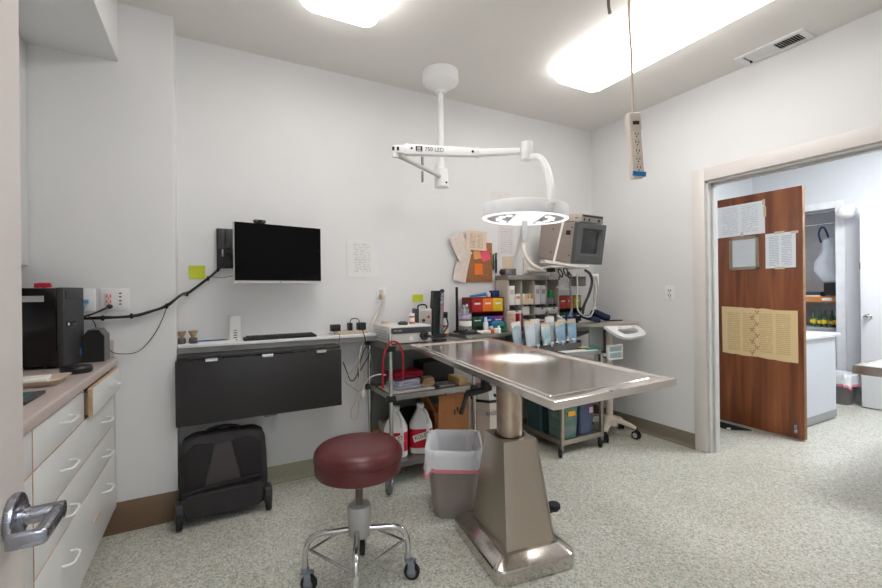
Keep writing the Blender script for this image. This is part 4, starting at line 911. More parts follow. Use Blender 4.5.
q.build('shelf_clips', INK, og)
MB().bx(2.52, 2.625, OY0-0.016, OY0-0.012, OZ1-0.034, OZ1-0.004).build('title_card', PAPER, og)
def obox(name, label, k, j, w, z, h, m, cat='box', mark=None, d=0.06):
    x = xs[k]+j
    t = thing(name, label, cat, (x, OY0+0.04, z), group='small boxes in the organizer')
    MB().bx(x-w/2, x+w/2, OY0+0.006, OY0+0.006+d, z+0.0005, z+h, 0.002).build('carton', m, t)
    if mark: MB().bx(x-w*0.35, x+w*0.35, OY0+0.0045, OY0+0.0062, z+h*0.55, z+h*0.8).build('print_band', mark, t)
z3 = rows[2]
obox('carton', 'tall white carton in the organizer top left slot', 0, 0.036, 0.056, z3, 0.155, PAPER, mark=LTGREY)
obox('carton', 'white carton with orange top band in the organizer', 0, 0.097, 0.052, z3, 0.09, PAPER, mark=mat('band_coral', (236, 130, 96), 0.5))
obox('carton', 'tall white carton left of a pair in the third slot', 2, 0.036, 0.054, z3, 0.16, mat('carton_white2', (232, 224, 222), 0.7), mark=mat('band_lilac', (190, 170, 190), 0.5))
obox('carton', 'tall white carton right of a pair in the third slot', 2, 0.098, 0.054, z3, 0.158, mat('carton_white3', (226, 224, 226), 0.7), mark=mat('band_grey2', (160, 160, 166), 0.5))
obox('packet_tray', 'open cream packet tray in the second organizer slot', 1, 0.067, 0.115, z3, 0.05, PAPERCREAM, 'tray')
for i in range(3):
    x = xs[1]+0.033+i*0.034
    onew('paper_packet', MB().box((x, OY0+0.035, z3+0.0705), (0.024, 0.02, 0.038), (R(8), 0, R(5*i)), 0.002), (PAPER, PAPERCREAM, mat('packet_peach', (236, 196, 150), 0.7))[i], ('white paper packet', 'cream paper packet', 'peach paper packet')[i]+' standing in the cream tray', 'packet', (x, OY0+0.035, z3+0.051), group='packets in the cream tray')
obox('carton', 'grey low carton below green roll in the last slot', 3, 0.045, 0.07, z3, 0.055, GREY)
onew('green_roll', MB().cyl((xs[3]+0.06, OY0+0.03, z3+0.056), (xs[3]+0.06, OY0+0.03, z3+0.115), 0.024, n=18, bev=0.003), mat('roll_green', (20, 150, 76), 0.6), 'bright green tape roll standing in the last organizer slot', 'tape', (xs[3]+0.06, OY0+0.03, z3+0.056))
def pbin(k, row, label, h=0.055):
    x0, x1 = xs[k]+0.005, xs[k+1]-(0.012 if k == 3 else 0.005); z = rows[row]+0.0008
    t = thing('storage_bin', label, 'bin', ((x0+x1)/2, OY0+0.05, z), group='white bins in the organizer')
    cx = (x0+x1)/2; hw = (x1-x0)/2
    MB().loft([rrect(hw*0.78, 0.045, 0.012, z, cx, OY0+0.048), rrect(hw*0.93, 0.056, 0.014, z+h*0.45, cx, OY0+0.048), rrect(hw, 0.062, 0.014, z+h, cx, OY0+0.05), rrect(hw-0.004, 0.058, 0.012, z+h, cx, OY0+0.05), rrect(hw*0.75, 0.042, 0.012, z+0.006, cx, OY0+0.048)]).build('bin', WHITE, t)
    MB().bx(cx-0.008, cx+0.008, OY0-0.0155, OY0-0.0115, z+h*0.78, z+h*0.97).build('label_hole', INK, t)
pbin(0, 0, 'white bin in the lowest organizer row, far left', 0.06); pbin(1, 0, 'white bin in the lowest organizer row, second slot', 0.06)
pbin(2, 1, 'white bin in the middle organizer row, third slot'); pbin(3, 1, 'white bin in the middle organizer row, last slot')
pbin(0, 1, 'white bin in the middle organizer row, far left', 0.04)
obox('carton', 'white carton on end in the middle row second slot', 1, 0.045, 0.07, rows[1], 0.07, PAPER, mark=None)
obox('carton', 'low white carton with red print in the lowest row', 2, 0.066, 0.11, rows[0], 0.055, PAPER, mark=mat('print_red', (196, 110, 110), 0.6))
obox('carton', 'pale carton standing in the lowest row last slot', 3, 0.04, 0.065, rows[0], 0.085, mat('carton_pale', (216, 222, 222), 0.7), mark=None)
mb_ = thing('metal_box', 'small silver box with dark ends on top of the organizer', 'box', (2.15, 2.85, OZ1))
MB().bx(2.11, 2.215, 2.80, 2.88, OZ1+0.0005, OZ1+0.055, 0.004).build('case', NICKEL, mb_)
MB().bx(2.095, 2.112, 2.81, 2.87, OZ1+0.012, OZ1+0.04, 0.003).bx(2.213, 2.222, 2.81, 2.87, OZ1+0.005, OZ1+0.052, 0.003).build('end_cap', DKGREY, mb_)

# ================================================================== SMALL STEEL TROLLEY WITH POUCHES
TX0, TX1, TY0, TY1 = 2.275, 2.69, 2.36, 2.85
TX0b = 1.97
tr_ = thing('instrument_trolley', 'small steel trolley with tubs on its lower shelf beyond the exam table', 'cart', (2.45, 2.48, 0))
ZT = 0.745
MB().bx(TX0b, TX1, TY0, TY1, ZT-0.02, ZT, 0.002).build('top_shelf', mat('shelf_dark', (66, 64, 62), 0.5), tr_)
MB().bx(TX0b, TX1, TY0-0.003, TY0, ZT-0.022, ZT+0.008).bx(TX0b, TX1, TY1, TY1+0.003, ZT-0.022, ZT+0.008).build('top_rim', CART_STEEL, tr_)
t = MB().bx(TX0, TX1, TY0, TY1, 0.098, 0.104).bx(TX0, TX1, TY0-0.004, TY0+0.002, 0.075, 0.112).bx(TX0, TX1, TY1-0.002, TY1+0.004, 0.075, 0.112).bx(TX0-0.004, TX0+0.002, TY0, TY1, 0.075, 0.112).bx(TX1-0.002, TX1+0.004, TY0, TY1, 0.075, 0.112)
t.build('lower_shelf', STEEL_EDGE, tr_)
MB().bx(TX0, TX1, TY0-0.002, TY0+0.004, 0.40, 0.425).bx(TX0, TX1, TY1-0.004, TY1+0.002, 0.40, 0.425).build('middle_rail', STEEL_EDGE, tr_)
for x in (TX0, TX1):
    for y in (TY0, TY1):
        MB().bx(x-0.013, x+0.013, y-0.013, y+0.013, 0.075, ZT-0.02, 0.002).build('post', STEEL_EDGE, tr_)
        cs = MB().box((x-0.012, y, 0.058), (0.04, 0.026, 0.034), (0, R(25), 0), 0.003).build('caster', NICKEL, tr_)
        Mw = Matrix.Translation((x, y, 0)) @ Matrix.Rotation(R(-35), 4, 'Z') @ Matrix.Translation((-x, -y, 0))
        MB().cyl((x-0.030, y-0.029, 0.038), (x-0.030+0.022, y-0.029, 0.038), 0.038, n=24, bev=0.005).build('wheel', RUBBER, cs, M=Mw)
ZU = 0.1045
def tub(x0, x1, y0, y1, h, m, label, lidm, items=None):
    t = thing('plastic_tub', label, 'tub', ((x0+x1)/2, (y0+y1)/2, ZU), group='plastic tubs on the lower trolley shelf')
    cx, cy, hw, hd = (x0+x1)/2, (y0+y1)/2, (x1-x0)/2, (y1-y0)/2
    MB().loft([rrect(hw*0.86, hd*0.86, 0.02, ZU+0.0005, cx, cy), rrect(hw*0.95, hd*0.95, 0.02, ZU+h*0.85, cx, cy), rrect(hw, hd, 0.022, ZU+h*0.86, cx, cy), rrect(hw, hd, 0.022, ZU+h*0.94, cx, cy)]).build('tub_body', m, t)
    MB().loft([rrect(hw+0.003, hd+0.003, 0.022, ZU+h*0.94, cx, cy), rrect(hw+0.003, hd+0.003, 0.022, ZU+h, cx, cy), rrect(hw*0.9, hd*0.9, 0.02, ZU+h+0.004, cx, cy)]).build('lid', lidm, t)
    return t, cx, y0
TUBG = mat('tub_green', (120, 136, 132), 0.25, rgb2=(56, 112, 92), scale=11, stretch=(0.5, 0.5, 1.6))
TUBB = mat('tub_blue', (74, 86, 116), 0.35, rgb2=(96, 108, 138), scale=6)
tub(2.30, 2.47, 2.62, 2.82, 0.29, mat('tub_dark', (60, 74, 90), 0.35, rgb2=(50, 96, 84), scale=8), 'dark teal tub behind the greenish tub on the trolley', mat('lid_dark', (50, 62, 80), 0.4))
tub(2.51, 2.67, 2.62, 2.82, 0.25, mat('tub_dark2', (52, 58, 74), 0.4), 'dark tub at back right of the lower trolley shelf', NAVY)
t1, cx, y0 = tub(2.31, 2.47, 2.375, 2.57, 0.27, TUBG, 'greenish tub with orange sticker on the lower trolley shelf', GREEN)
MB().bx(cx-0.035, cx+0.04, y0-0.0, y0+0.004, ZU+0.17, ZU+0.205).build('sticker', mat('sticker_orange', (240, 170, 40), 0.6), t1)
t2, cx, y0 = tub(2.505, 2.67, 2.40, 2.57, 0.25, TUBB, 'slate blue tub with pink sticker on the lower trolley shelf', mat('lid_blue', (84, 100, 130), 0.4))
MB().bx(cx+0.02, cx+0.06, y0+0.002, y0+0.006, ZU+0.155, ZU+0.2).build('sticker', mat('sticker_pink', (230, 180, 200), 0.6), t2)
# pouch rack
pr = thing('pouch_rack', 'grey steel rack of upright blue sterilization pouches', 'rack', (2.28, 2.5, ZT))
MB().bx(1.975, 2.60, 2.47, 2.476, ZT+0.001, ZT+0.065).bx(1.975, 2.60, 2.575, 2.581, ZT+0.001, ZT+0.09).bx(1.975, 1.981, 2.47, 2.58, ZT+0.001, ZT+0.08).bx(2.594, 2.60, 2.47, 2.58, ZT+0.001, ZT+0.08).bx(2.594, 2.60, 2.568, 2.58, ZT+0.08, ZT+0.22).bx(1.975, 2.60, 2.476, 2.575, ZT+0.001, ZT+0.005).build('rack_frame', mat('rack_grey', (108, 108, 108), 0.45, 0.5), pr)
PB = [mat('pouch_blue_a', (150, 182, 200), 0.3, rgb2=(206, 216, 222), scale=14), mat('pouch_blue_b', (186, 202, 212), 0.3, rgb2=(220, 224, 226), scale=14), mat('pouch_blue_c', (112, 160, 196), 0.3, rgb2=(178, 202, 218), scale=14), mat('pouch_teal', (130, 178, 186), 0.3, rgb2=(206, 216, 220), scale=12)]
specs = [(2.035, 0, 'leftmost pale blue pouch in the steel rack'), (2.115, 1, 'second pouch from left in the steel rack, whitish blue'), (2.195, 1, 'third pouch from left in the steel rack'), (2.275, 3, 'fourth pouch from left, teal tinted, in the steel rack'), (2.355, 1, 'fifth pouch from left in the steel rack, whitish'), (2.425, 2, 'sixth pouch from left in the steel rack, strong blue'), (2.485, 1, 'seventh pouch from left, pale, beside the strong blue pouch'), (2.54, 2, 'rightmost blue pouch in the steel rack')]
for i, (x, k, lab) in enumerate(specs):
    lean = R(-10+6*((i*37) % 5)/2-2); h = 0.205+0.012*((i*53) % 3)+(0.0 if i % 2 else 0.022)
    g = MB(); rings = []
    for z, w, th in ((0.0, 0.030, 0.010), (0.04, 0.040, 0.020), (0.10, 0.045, 0.020), (0.16, 0.047, 0.012), (h, 0.048, 0.003)):
        ring = []
        for q_ in range(20):
            a = 2*PI*q_/20
            ring.append(Vector((w*math.copysign(abs(math.cos(a))**0.7, math.cos(a)), th*math.sin(a)+0.002*math.sin(z*30+i), z+0.006*math.sin(3*a+i)*(z/h))))
        rings.append(ring)
    g.loft(rings); g.bm.transform(Matrix.Rotation(R(8-8*(i % 3)), 4, 'Z') @ Matrix.Rotation(lean*0.4, 4, 'Y') @ Matrix.Rotation(R(-5), 4, 'X'))
    g.bm.transform(Matrix.Diagonal((1.0, 0.62, 1, 1)))
    t = thing('sterile_pouch', lab, 'pouch', (x, 2.503 if i % 2 else 2.547, ZT+0.0105), group='blue pouches in the steel rack')
    o = g.build('pouch', PB[k], t, False, angle=60)
    top = MB()
    top.loft([[Vector((0.046*math.copysign(abs(math.cos(2*PI*q_/20))**0.7, math.cos(2*PI*q_/20)), 0.006*math.sin(2*PI*q_/20)+0.002*math.sin(z*30+i), z)) for q_ in range(20)] for z in (h-0.03, h+0.012)])
    top.bm.transform(Matrix.Rotation(R(8-8*(i % 3)), 4, 'Z') @ Matrix.Rotation(lean*0.4, 4, 'Y') @ Matrix.Rotation(R(-5), 4, 'X'))
    top.bm.transform(Matrix.Diagonal((1.0, 0.62, 1, 1)))
    top.build('paper_top', (PAPER, PAPERCREAM)[i % 2], t, False)
for i, (px, py) in enumerate(((538, 345.5), (545, 344.5), (552, 343.2), (557, 342), (563, 341.5), (568, 340), (573.5, 339.3))):
    c = atY(px, py, 2.462); t = thing('binder_clip', 'white clip %s along the front edge of the pouch rack' % ('first', 'second', 'third', 'fourth', 'fifth', 'sixth', 'seventh')[i], 'clip', c, group='white clips on the pouch rack')
    t['label'] = ('first', 'second', 'third', 'fourth', 'fifth', 'sixth', 'seventh')[i]+' white clip from the left on the pouch rack front'
    MB().box(c, (0.03, 0.014, 0.012), None, 0.003).build('clip_bar', WHITE, t)
    MB().box(c+Vector((0.0, 0, 0.014 if i % 2 else -0.014)), (0.012, 0.012, 0.026), None, 0.003).build('clip_jaw', CREAM, t)
onew('paper_sheet', MB().box((2.50, 2.41, ZT+0.0105), (0.32, 0.09, 0.004), (0, 0, R(-4))), PAPER, 'white paper sheet lying at the front of the trolley top', 'paper', (2.5, 2.41, ZT))
onew('teal_folder', MB().box((2.645, 2.425, ZT+0.018), (0.12, 0.10, 0.008), (0, 0, R(-12)), 0.001), TEAL, 'teal folder on the right end of the trolley top', 'folder', (2.645, 2.425, ZT+0.013))
onew('yellow_card', MB().box((2.60, 2.45, ZT+0.0255), (0.08, 0.05, 0.005), (0, 0, R(-8))), mat('card_yellow', (220, 196, 130), 0.7), 'small yellow card on the teal folder', 'card', (2.6, 2.45, ZT+0.0225))
wb_ = thing('window_tray', 'white framed tray with two windows beside the trolley', 'tray', (2.78, 2.33, 0.74))
t = MB()
for (x0, x1, z0, z1) in ((2.735, 2.90, 0.775, 0.79), (2.735, 2.90, 0.725, 0.735), (2.735, 2.90, 0.67, 0.682), (2.735, 2.747, 0.67, 0.79), (2.888, 2.90, 0.67, 0.79)): t.bx(x0, x1, 2.32, 2.345, z0, z1, 0.003)
t.build('frame', WHITE, wb_)
MB().bx(2.748, 2.888, 2.335, 2.34, 0.682, 0.775).build('window', mat('window_mint', (180, 204, 204), 0.2), wb_)
MB().bx(2.716, 2.79, 2.345, 2.42, 0.70, 0.715, 0.003).build('bracket', LTGREY, wb_)
# white bone-shaped cabinet (waste appliance) beyond the table
ap = thing('canister_appliance', 'cream faceted canister with black sloped top between carton and table column', 'appliance', (1.80, 2.62, 0))
def hexa(r, z, c=(1.80, 2.62), a0=R(15)): return [Vector((c[0]+r*math.cos(a0+2*PI*i/8), c[1]+r*math.sin(a0+2*PI*i/8), z)) for i in range(8)]
MB().loft([hexa(0.125, 0.0005), hexa(0.125, 0.43)]).build('body', CREAM, ap, angle=15)
MB().loft([hexa(0.128, 0.335), hexa(0.128, 0.385)]).build('label_band', mat('band_pink_grey', (206, 196, 190), 0.5), ap, angle=15)
MB().loft([hexa(0.130, 0.43), hexa(0.134, 0.45)]).build('black_collar', BLACK, ap, angle=15)
g = MB().loft([hexa(0.125, 0.45), [Vector((v.x, v.y+0.02, v.z+0.0)) for v in hexa(0.09, 0.535)]]); g.build('control_hood', mat('hood_grey', (190, 188, 184), 0.4), ap, angle=15)
MB().loft([hexa(0.10, 0.535, (1.8, 2.64)), hexa(0.10, 0.56, (1.8, 2.64))]).build('lid', mat('lid_taupe', (150, 134, 122), 0.5), ap, angle=15)
for x in (1.79, 1.82): MB().cyl((x, 2.51, 0.475), (x, 2.545, 0.482), 0.010, n=14).build('knob', INK, ap)
lettering('lettering', 'KNSE', 0.036, INK, ap, face_M((atY(491.5, 411, 2.492).x, 2.494, 0.36), (math.cos(R(-8)), math.sin(R(-8)), 0), (0, 0, 1)), 0.0005)
# ================================================================== EXAM TABLE
et = thing('exam_table', 'stainless steel veterinary exam table on a tapered pedestal', 'table', (1.26, 1.66, 0), R(-7.7))
def top_rings():
    x0, x1, y0, y1 = -0.269, 0.345, -0.6925, 0.8225; cx, cy = (x0+x1)/2, (y0+y1)/2; hw, hd = (x1-x0)/2, (y1-y0)/2
    return [rrect(hw-0.012, hd-0.012, 0.004, -0.028, cx, cy, 2), rrect(hw, hd, 0.005, -0.026, cx, cy, 2), rrect(hw, hd, 0.005, -0.002, cx, cy, 2), rrect(hw-0.003, hd-0.003, 0.004, 0.0, cx, cy, 2),
            rrect(hw-0.024, hd-0.05, 0.006, 0.0, cx, cy, 2), rrect(hw-0.034, hd-0.06, 0.008, -0.010, cx, cy, 2), rrect(hw-0.052, hd-0.078, 0.008, -0.011, cx, cy, 2), rrect(hw-0.056, hd-0.082, 0.008, -0.007, cx, cy, 2)]
g = MB().loft(top_rings())
SK = Matrix.Identity(4); SK[1][0] = math.tan(R(9.5))
Mt = Matrix.Translation((0, -0.006, 0.9)) @ SK
g.build('tabletop', STEEL_TOP, et, False, M=Mt)
MB().box((0.03, 0.04, 0.856), (0.32, 0.62, 0.03), None, 0.004).build('subframe', STEEL_EDGE, et, False)
MB().box((0.015, -0.69, 0.0005), (0.06, 0.02, 0.002)).cyl((0.03, -0.69, 0), (0.03, -0.69, 0.0025), 0.011, n=20).build('drain', CHROME, et, False, M=Mt)
MB().cyl((0.02, 0.032, 0.52), (0.02, 0.032, 0.842), 0.0625, n=40).build('column', STEEL_COL, et, False)
px, py = 0.022, 0.033
ped = MB().loft([rrect(0.122, 0.18, 0.008, 0.095, 0, -0.005, 2), rrect(0.0875, 0.098, 0.006, 0.518, px, py, 2), rrect(0.0875, 0.098, 0.006, 0.526, px, py, 2)], True, True)
pd = ped.build('pedestal', STEEL_PED, et, False)
MB().lathe([(0.066, 0.5262), (0.074, 0.5262), (0.074, 0.529), (0.066, 0.529), (0.066, 0.5262)], (0.02, 0.032, 0), 36).build('column_collar', mat('collar_dark', (70, 64, 58), 0.5), pd, False)
for sx, sy in ((0.07, 0.08), (0.07, -0.045), (-0.045, -0.045)): MB().cyl((px+sx, py+sy, 0.526), (px+sx, py+sy, 0.530), 0.005, n=10).build('screw', CHROME, pd, False)
e = MB()
for s in (-1, 1):
    e.tube([(s*0.1225, -0.1855, 0.096), (px+s*0.088, py-0.0985, 0.52)], 0.003, 8, False)
e.build('corner_seam', STEEL_EDGE, pd, False)
MB().loft([rrect(0.198, 0.25, 0.05, 0.0), rrect(0.202, 0.254, 0.052, 0.012), rrect(0.202, 0.254, 0.052, 0.058), rrect(0.198, 0.250, 0.05, 0.066), rrect(0.150, 0.205, 0.03, 0.098), rrect(0.142, 0.198, 0.028, 0.1)]).build('base', STEEL_BASE, et, False, angle=22)
pdl = MB().tube([(0.1, 0.0, 0.10), (0.2, 0.03, 0.095), (0.285, 0.06, 0.09)], 0.012, 10).build('pedal_arm', BLACK, et, False)
MB().lathe([(0, 0.085), (0.024, 0.086), (0.034, 0.1), (0.034, 0.115), (0.028, 0.12), (0, 0.12)], (0.295, 0.065, 0), 28).build('pedal_pad', RUBBER, pdl, False)
W0, W1, W2 = atD(480, 391, 2.08), atD(467, 393.5, 2.1), atD(461, 414, 2.1)
lv = MB().tube([W0+Vector((0.06, 0.0, 0.01)), W0, W1], 0.016, 10, False).tube([W1, W2], 0.012, 8, False).box(W0+Vector((0.03, 0, 0.055)), (0.03, 0.04, 0.11), None, 0.004)
lv.build('tilt_lever', BLACK, et)

# ================================================================== SURGICAL LAMP
lc = Vector((1.422, 2.611, 0))
sl = thing('surgical_lamp', 'white ceiling mounted surgical lamp with round head over the exam table', 'lamp', (lc.x, lc.y, H))
MB().lathe([(0.124, H-0.001), (0.126, H-0.03), (0.126, H-0.068), (0.118, H-0.08), (0.08, H-0.104), (0.048, H-0.122), (0.036, H-0.132), (0.036, H-0.15), (0, H-0.15)], (lc.x, lc.y, 0), 40).build('canopy', WHITE, sl)
zp = atD(439, 160, 2.975).z
zh0, zh1 = atD(438, 168, 2.975).z, atD(438, 187.5, 2.975).z
MB().cyl((lc.x, lc.y, H-0.145), (lc.x, lc.y, zh0), 0.019, n=20).build('drop_pole', WHITE, sl)
MB().lathe([(0.0, zh0+0.045), (0.026, zh0+0.045), (0.028, zh0+0.0), (0.046, zh0-0.01), (0.049, zh1+0.02), (0.049, zh1), (0, zh1)], (lc.x, lc.y, 0), 28).build('swivel_hub', WHITE, sl)
MB().cyl((lc.x+0.01, lc.y-0.04, zh1+0.025), (lc.x+0.012, lc.y-0.052, zh1+0.025), 0.007, n=10).build('hub_screw', BLACK, sl)
hubp = Vector((lc.x-0.03, lc.y-0.03, (zh0+zh1)/2))
E0 = atD(395.5, 149.5, 2.62); J0 = atD(478, 152.8, 2.46); K0 = atD(527, 151, 2.33)
ea = E0+Vector((0, 0, -0.03))
lowm = MB().tube([hubp+Vector((0, 0, -0.0)), hubp.lerp(ea, 0.3), ea], 0.014, 8, False)
low = lowm.build('lower_arm', LTGREY, sl)
mid = hubp.lerp(ea, 0.42)
MB().box(mid+Vector((0, 0, 0.05)), (0.012, 0.014, 0.11)).box(mid+Vector((-0.015, 0, 0.105)), (0.045, 0.014, 0.012)).box(mid+Vector((0, 0, -0.06)), (0.01, 0.012, 0.07)).build('clamp_lever', GREY, low)
def bar(a, b, w0, w1, h0, h1):
    d = (b-a).normalized(); side = d.cross(Vector((0, 0, 1))).normalized(); up = side.cross(d)
    rg = []
    for p, w, h in ((a, w0, h0), (a.lerp(b, 0.02), w0, h0), (b.lerp(a, 0.02), w1, h1), (b, w1, h1)):
        ring = []
        for q in rrect(w/2, h/2, min(w, h)*0.25, 0, n=3): ring.append(p+side*q.x+up*q.y)
        rg.append(ring)
    return MB().loft(rg)
arm = bar(E0+(J0-E0)*0.13, J0, 0.045, 0.036, 0.068, 0.050).build('spring_arm', WHITE, sl)
bar(E0-(J0-E0)*0.005, E0+(J0-E0)*0.17, 0.04, 0.04, 0.052, 0.056).ball(E0+(J0-E0)*0.15, (0.026, 0.03, 0.04), 14).build('elbow_joint', WHITE, sl)
MB().cyl(ea+Vector((0, 0, -0.018)), E0+Vector((0, 0, 0.02)), 0.02, n=18).build('elbow_pin', WHITE, sl)
kn = bar(J0-(K0-J0)*0.06, K0-(K0-J0)*0.12, 0.038, 0.034, 0.044, 0.034).ball(J0, (0.026, 0.026, 0.03), 14)
kn.build('knuckle', WHITE, sl)
MB().cyl(K0+Vector((0, 0, -0.05)), K0+Vector((0, 0, 0.048)), 0.035, n=28, bev=0.006).build('yoke_pivot', WHITE, sl)
ad = (J0-E0); adn = ad.normalized(); sd = adn.cross(Vector((0, 0, 1))).normalized()   # sd points toward the camera
if sd.dot(Vector((0, 1, 0))) > 0: sd = -sd
mid = E0+ad*0.40+sd*0.0235+Vector((0, 0, 0.0))
q0 = E0+ad*0.28; 
def onarm(f, z=0.0): return E0+ad*f+sd*0.0225+Vector((0, 0, z))
wk = 0.045
lab_M = lambda f, z: face_M(E0+ad*f+sd*(wk/2+0.0008)+Vector((0, 0, z)), adn, (0, 0, 1))
blk = mat('logo_dark', (34, 40, 44), 0.5)
lg = MB().box((0, 0, 0), (0.042, 0.032, 0.0012)); lg.build('logo_badge', blk, arm, M=lab_M(0.315, 0.004))
lg = MB().box((-0.006, 0.003, 0.001), (0.008, 0.018, 0.0008)).box((0.006, 0.003, 0.001), (0.008, 0.018, 0.0008)).box((0.0, -0.011, 0.001), (0.03, 0.004, 0.0008)); lg.build('logo_mark', LTGREY, arm, M=lab_M(0.315, 0.004))
lettering('lettering', '750', 0.034, mat('ink_grey', (74, 76, 80), 0.5), arm, lab_M(0.435, 0.002))
lettering('lettering', 'LED', 0.034, mat('ink_green', (40, 110, 92), 0.5), arm, lab_M(0.56, 0.0))
for f, z in ((0.225, 0.005), (0.95, 0.0)): MB().cyl(onarm(f, z)-sd*0.006, onarm(f, z)+sd*0.002, 0.007, n=12).build('bolt', BLACK, arm)
for k in (-0.012, 0.012): MB().box((k, 0, 0), (0.014, 0.022, 0.002)).build('end_slot', BLACK, arm, M=face_M(E0+ad*0.02+sd*0.0215, adn, (0, 0, 1)) @ Matrix.Translation((k*0.3, 0, 0)))
Hc = atD(525, 210.5, 2.30); HR = 0.228
rt = Vector((cY, -sY, 0)); fw = Vector((sY, cY, 0))
Hm = Matrix.Translation(Hc) @ Matrix.Rotation(R(-28.3), 4, 'Z') @ Matrix.Rotation(R(2), 4, 'Y') @ Matrix.Rotation(R(1), 4, 'X')
hd = MB().lathe([(0, 0.030), (0.12, 0.032), (0.208, 0.030), (0.221, 0.025), (0.226, 0.014), (HR, -0.03), (HR, -0.043), (0.214, -0.048), (0.206, -0.043), (0.0, -0.041)], n=56)
hdo = hd.build('lamp_head', mat('head_white', (232, 233, 234), 0.35), sl, M=Hm)
hd = MB().lathe([(0.2065, -0.0435), (0.2275, -0.044), (0.222, -0.0495), (0.210, -0.0495), (0.2065, -0.0435)], n=56)
hd.build('rim_light', mat('rim_lit', (255, 255, 255), 0.3, emit=(250, 252, 255), estr=0.9), hdo, M=Hm)
LEDM = mat('led_lens', (255, 255, 255), 0.2, var=0, emit=(246, 250, 255), estr=LED_E)
hd = MB().box((0, 0, -0.047), (0.13, 0.39, 0.012), None, 0.005); hd.build('centre_panel', mat('panel_lit', (250, 250, 250), 0.3, emit=(250, 252, 255), estr=0.8), hdo, M=Hm)
for s in (-1, 1):
    pts_ = [Vector((s*0.075, y, -0.0435)) for y in (-0.16, 0.16)]+[Vector((s*0.197*math.cos(a), 0.197*math.sin(a), -0.0435)) for a in [R(52-104*i/10) for i in range(11)]]
    MB().prism([(p.x, p.y) for p in pts_], -0.0465, -0.0425).build('reflector', mat('reflector_grey', (214, 219, 228), 0.3, 0.0), hdo, M=Hm)
    for i in range(5):
        a = R(-44+22*i); MB().cyl((s*0.14*math.cos(a), 0.15*math.sin(a), -0.050), (s*0.14*math.cos(a), 0.15*math.sin(a), -0.0468), 0.017, n=20).build('led_lens', LEDM, hdo, M=Hm)
MB().cyl((0.0, 0, -0.055), (0.0, 0, -0.165), 0.0165, n=22, bev=0.003).cyl((0, 0, -0.165), (0, 0, -0.175), 0.011, n=18).build('centre_handle', WHITE, hdo, M=Hm)
yk0 = K0+Vector((0, 0, -0.045)); yk2 = atD(551, 206, 2.22)
arc = [K0+Vector((0, 0, -0.04))+rt*0.0, atD(538, 157.5, 2.27), atD(546, 168, 2.20), atD(550.5, 186, 2.13), atD(551, 204, 2.10)]
cr = catmull(arc, 6); rg = []
for i, p in enumerate(cr):
    d = (cr[min(i+1, len(cr)-1)]-cr[max(i-1, 0)]).normalized(); sd2 = fw; up = d.cross(sd2).normalized()
    rg.append([p+sd2*q.x+up*q.y for q in rrect(0.024, 0.016, 0.008, 0, n=3)])
MB().loft(rg).build('yoke', WHITE, sl)
pv = atD(551, 206.5, 2.075)
MB().cyl(pv, pv+(Hc-pv).normalized()*0.10, 0.024, n=24, bev=0.004).build('yoke_knob', WHITE, hdo)

sl_d = bpy.data.lights.new('led_beam', 'SPOT'); sl_d.energy = 330; sl_d.spot_size = R(30); sl_d.spot_blend = 0.9; sl_d.shadow_soft_size = 0.08; sl_d.color = (0.93, 0.96, 1.0)
lb_ = bpy.data.objects.new('led_beam', sl_d); C.objects.link(lb_); lb_.location = Hc+Vector((-0.06, -0.03, -0.2)); lb_.rotation_euler = Vector((-0.10, -0.10, -0.72)).to_track_quat('-Z', 'Y').to_euler(); lb_.parent = sl; lb_.matrix_parent_inverse = WM(sl).inverted()
# ================================================================== STOOL
st = thing('stool', 'round maroon vinyl stool on a four legged chrome caster base', 'stool', (0.546, 1.765, 0))
sx_, sy_ = 0.546, 1.765
VIN = mat('maroon_vinyl', (92, 32, 36), 0.34, var=0.08, scale=5, bump=0.12, bscale=500)
MB().lathe([(0, 0.474), (0.165, 0.474), (0.176, 0.478), (0.181, 0.49), (0.1805, 0.535), (0.1845, 0.540), (0.185, 0.552), (0.181, 0.568), (0.168, 0.582), (0.13, 0.593), (0.06, 0.599), (0, 0.60)], (sx_, sy_, 0), 64).build('seat', VIN, st)
MB().torus((sx_, sy_, 0.536), 0.183, 0.002, n=64, m=8).build('welt', VIN, st)
prof = [(0, 0.30)]
for i in range(24): prof += [(0.0125, 0.30+i*0.0072), (0.0165, 0.3036+i*0.0072)]
prof += [(0.0125, 0.474), (0, 0.474)]
MB().lathe(prof, (sx_, sy_, 0), 20).build('screw_post', mat('screw_steel', (176, 168, 160), 0.35, 1.0), st)
MB().lathe([(0, 0.205), (0.044, 0.205), (0.047, 0.21), (0.05, 0.32), (0.046, 0.332), (0.018, 0.334), (0.018, 0.33), (0, 0.33)], (sx_, sy_, 0), 36).build('hub', mat('hub_grey', (176, 174, 170), 0.45, 0.2), st)
a0 = R(-19)
mids = []
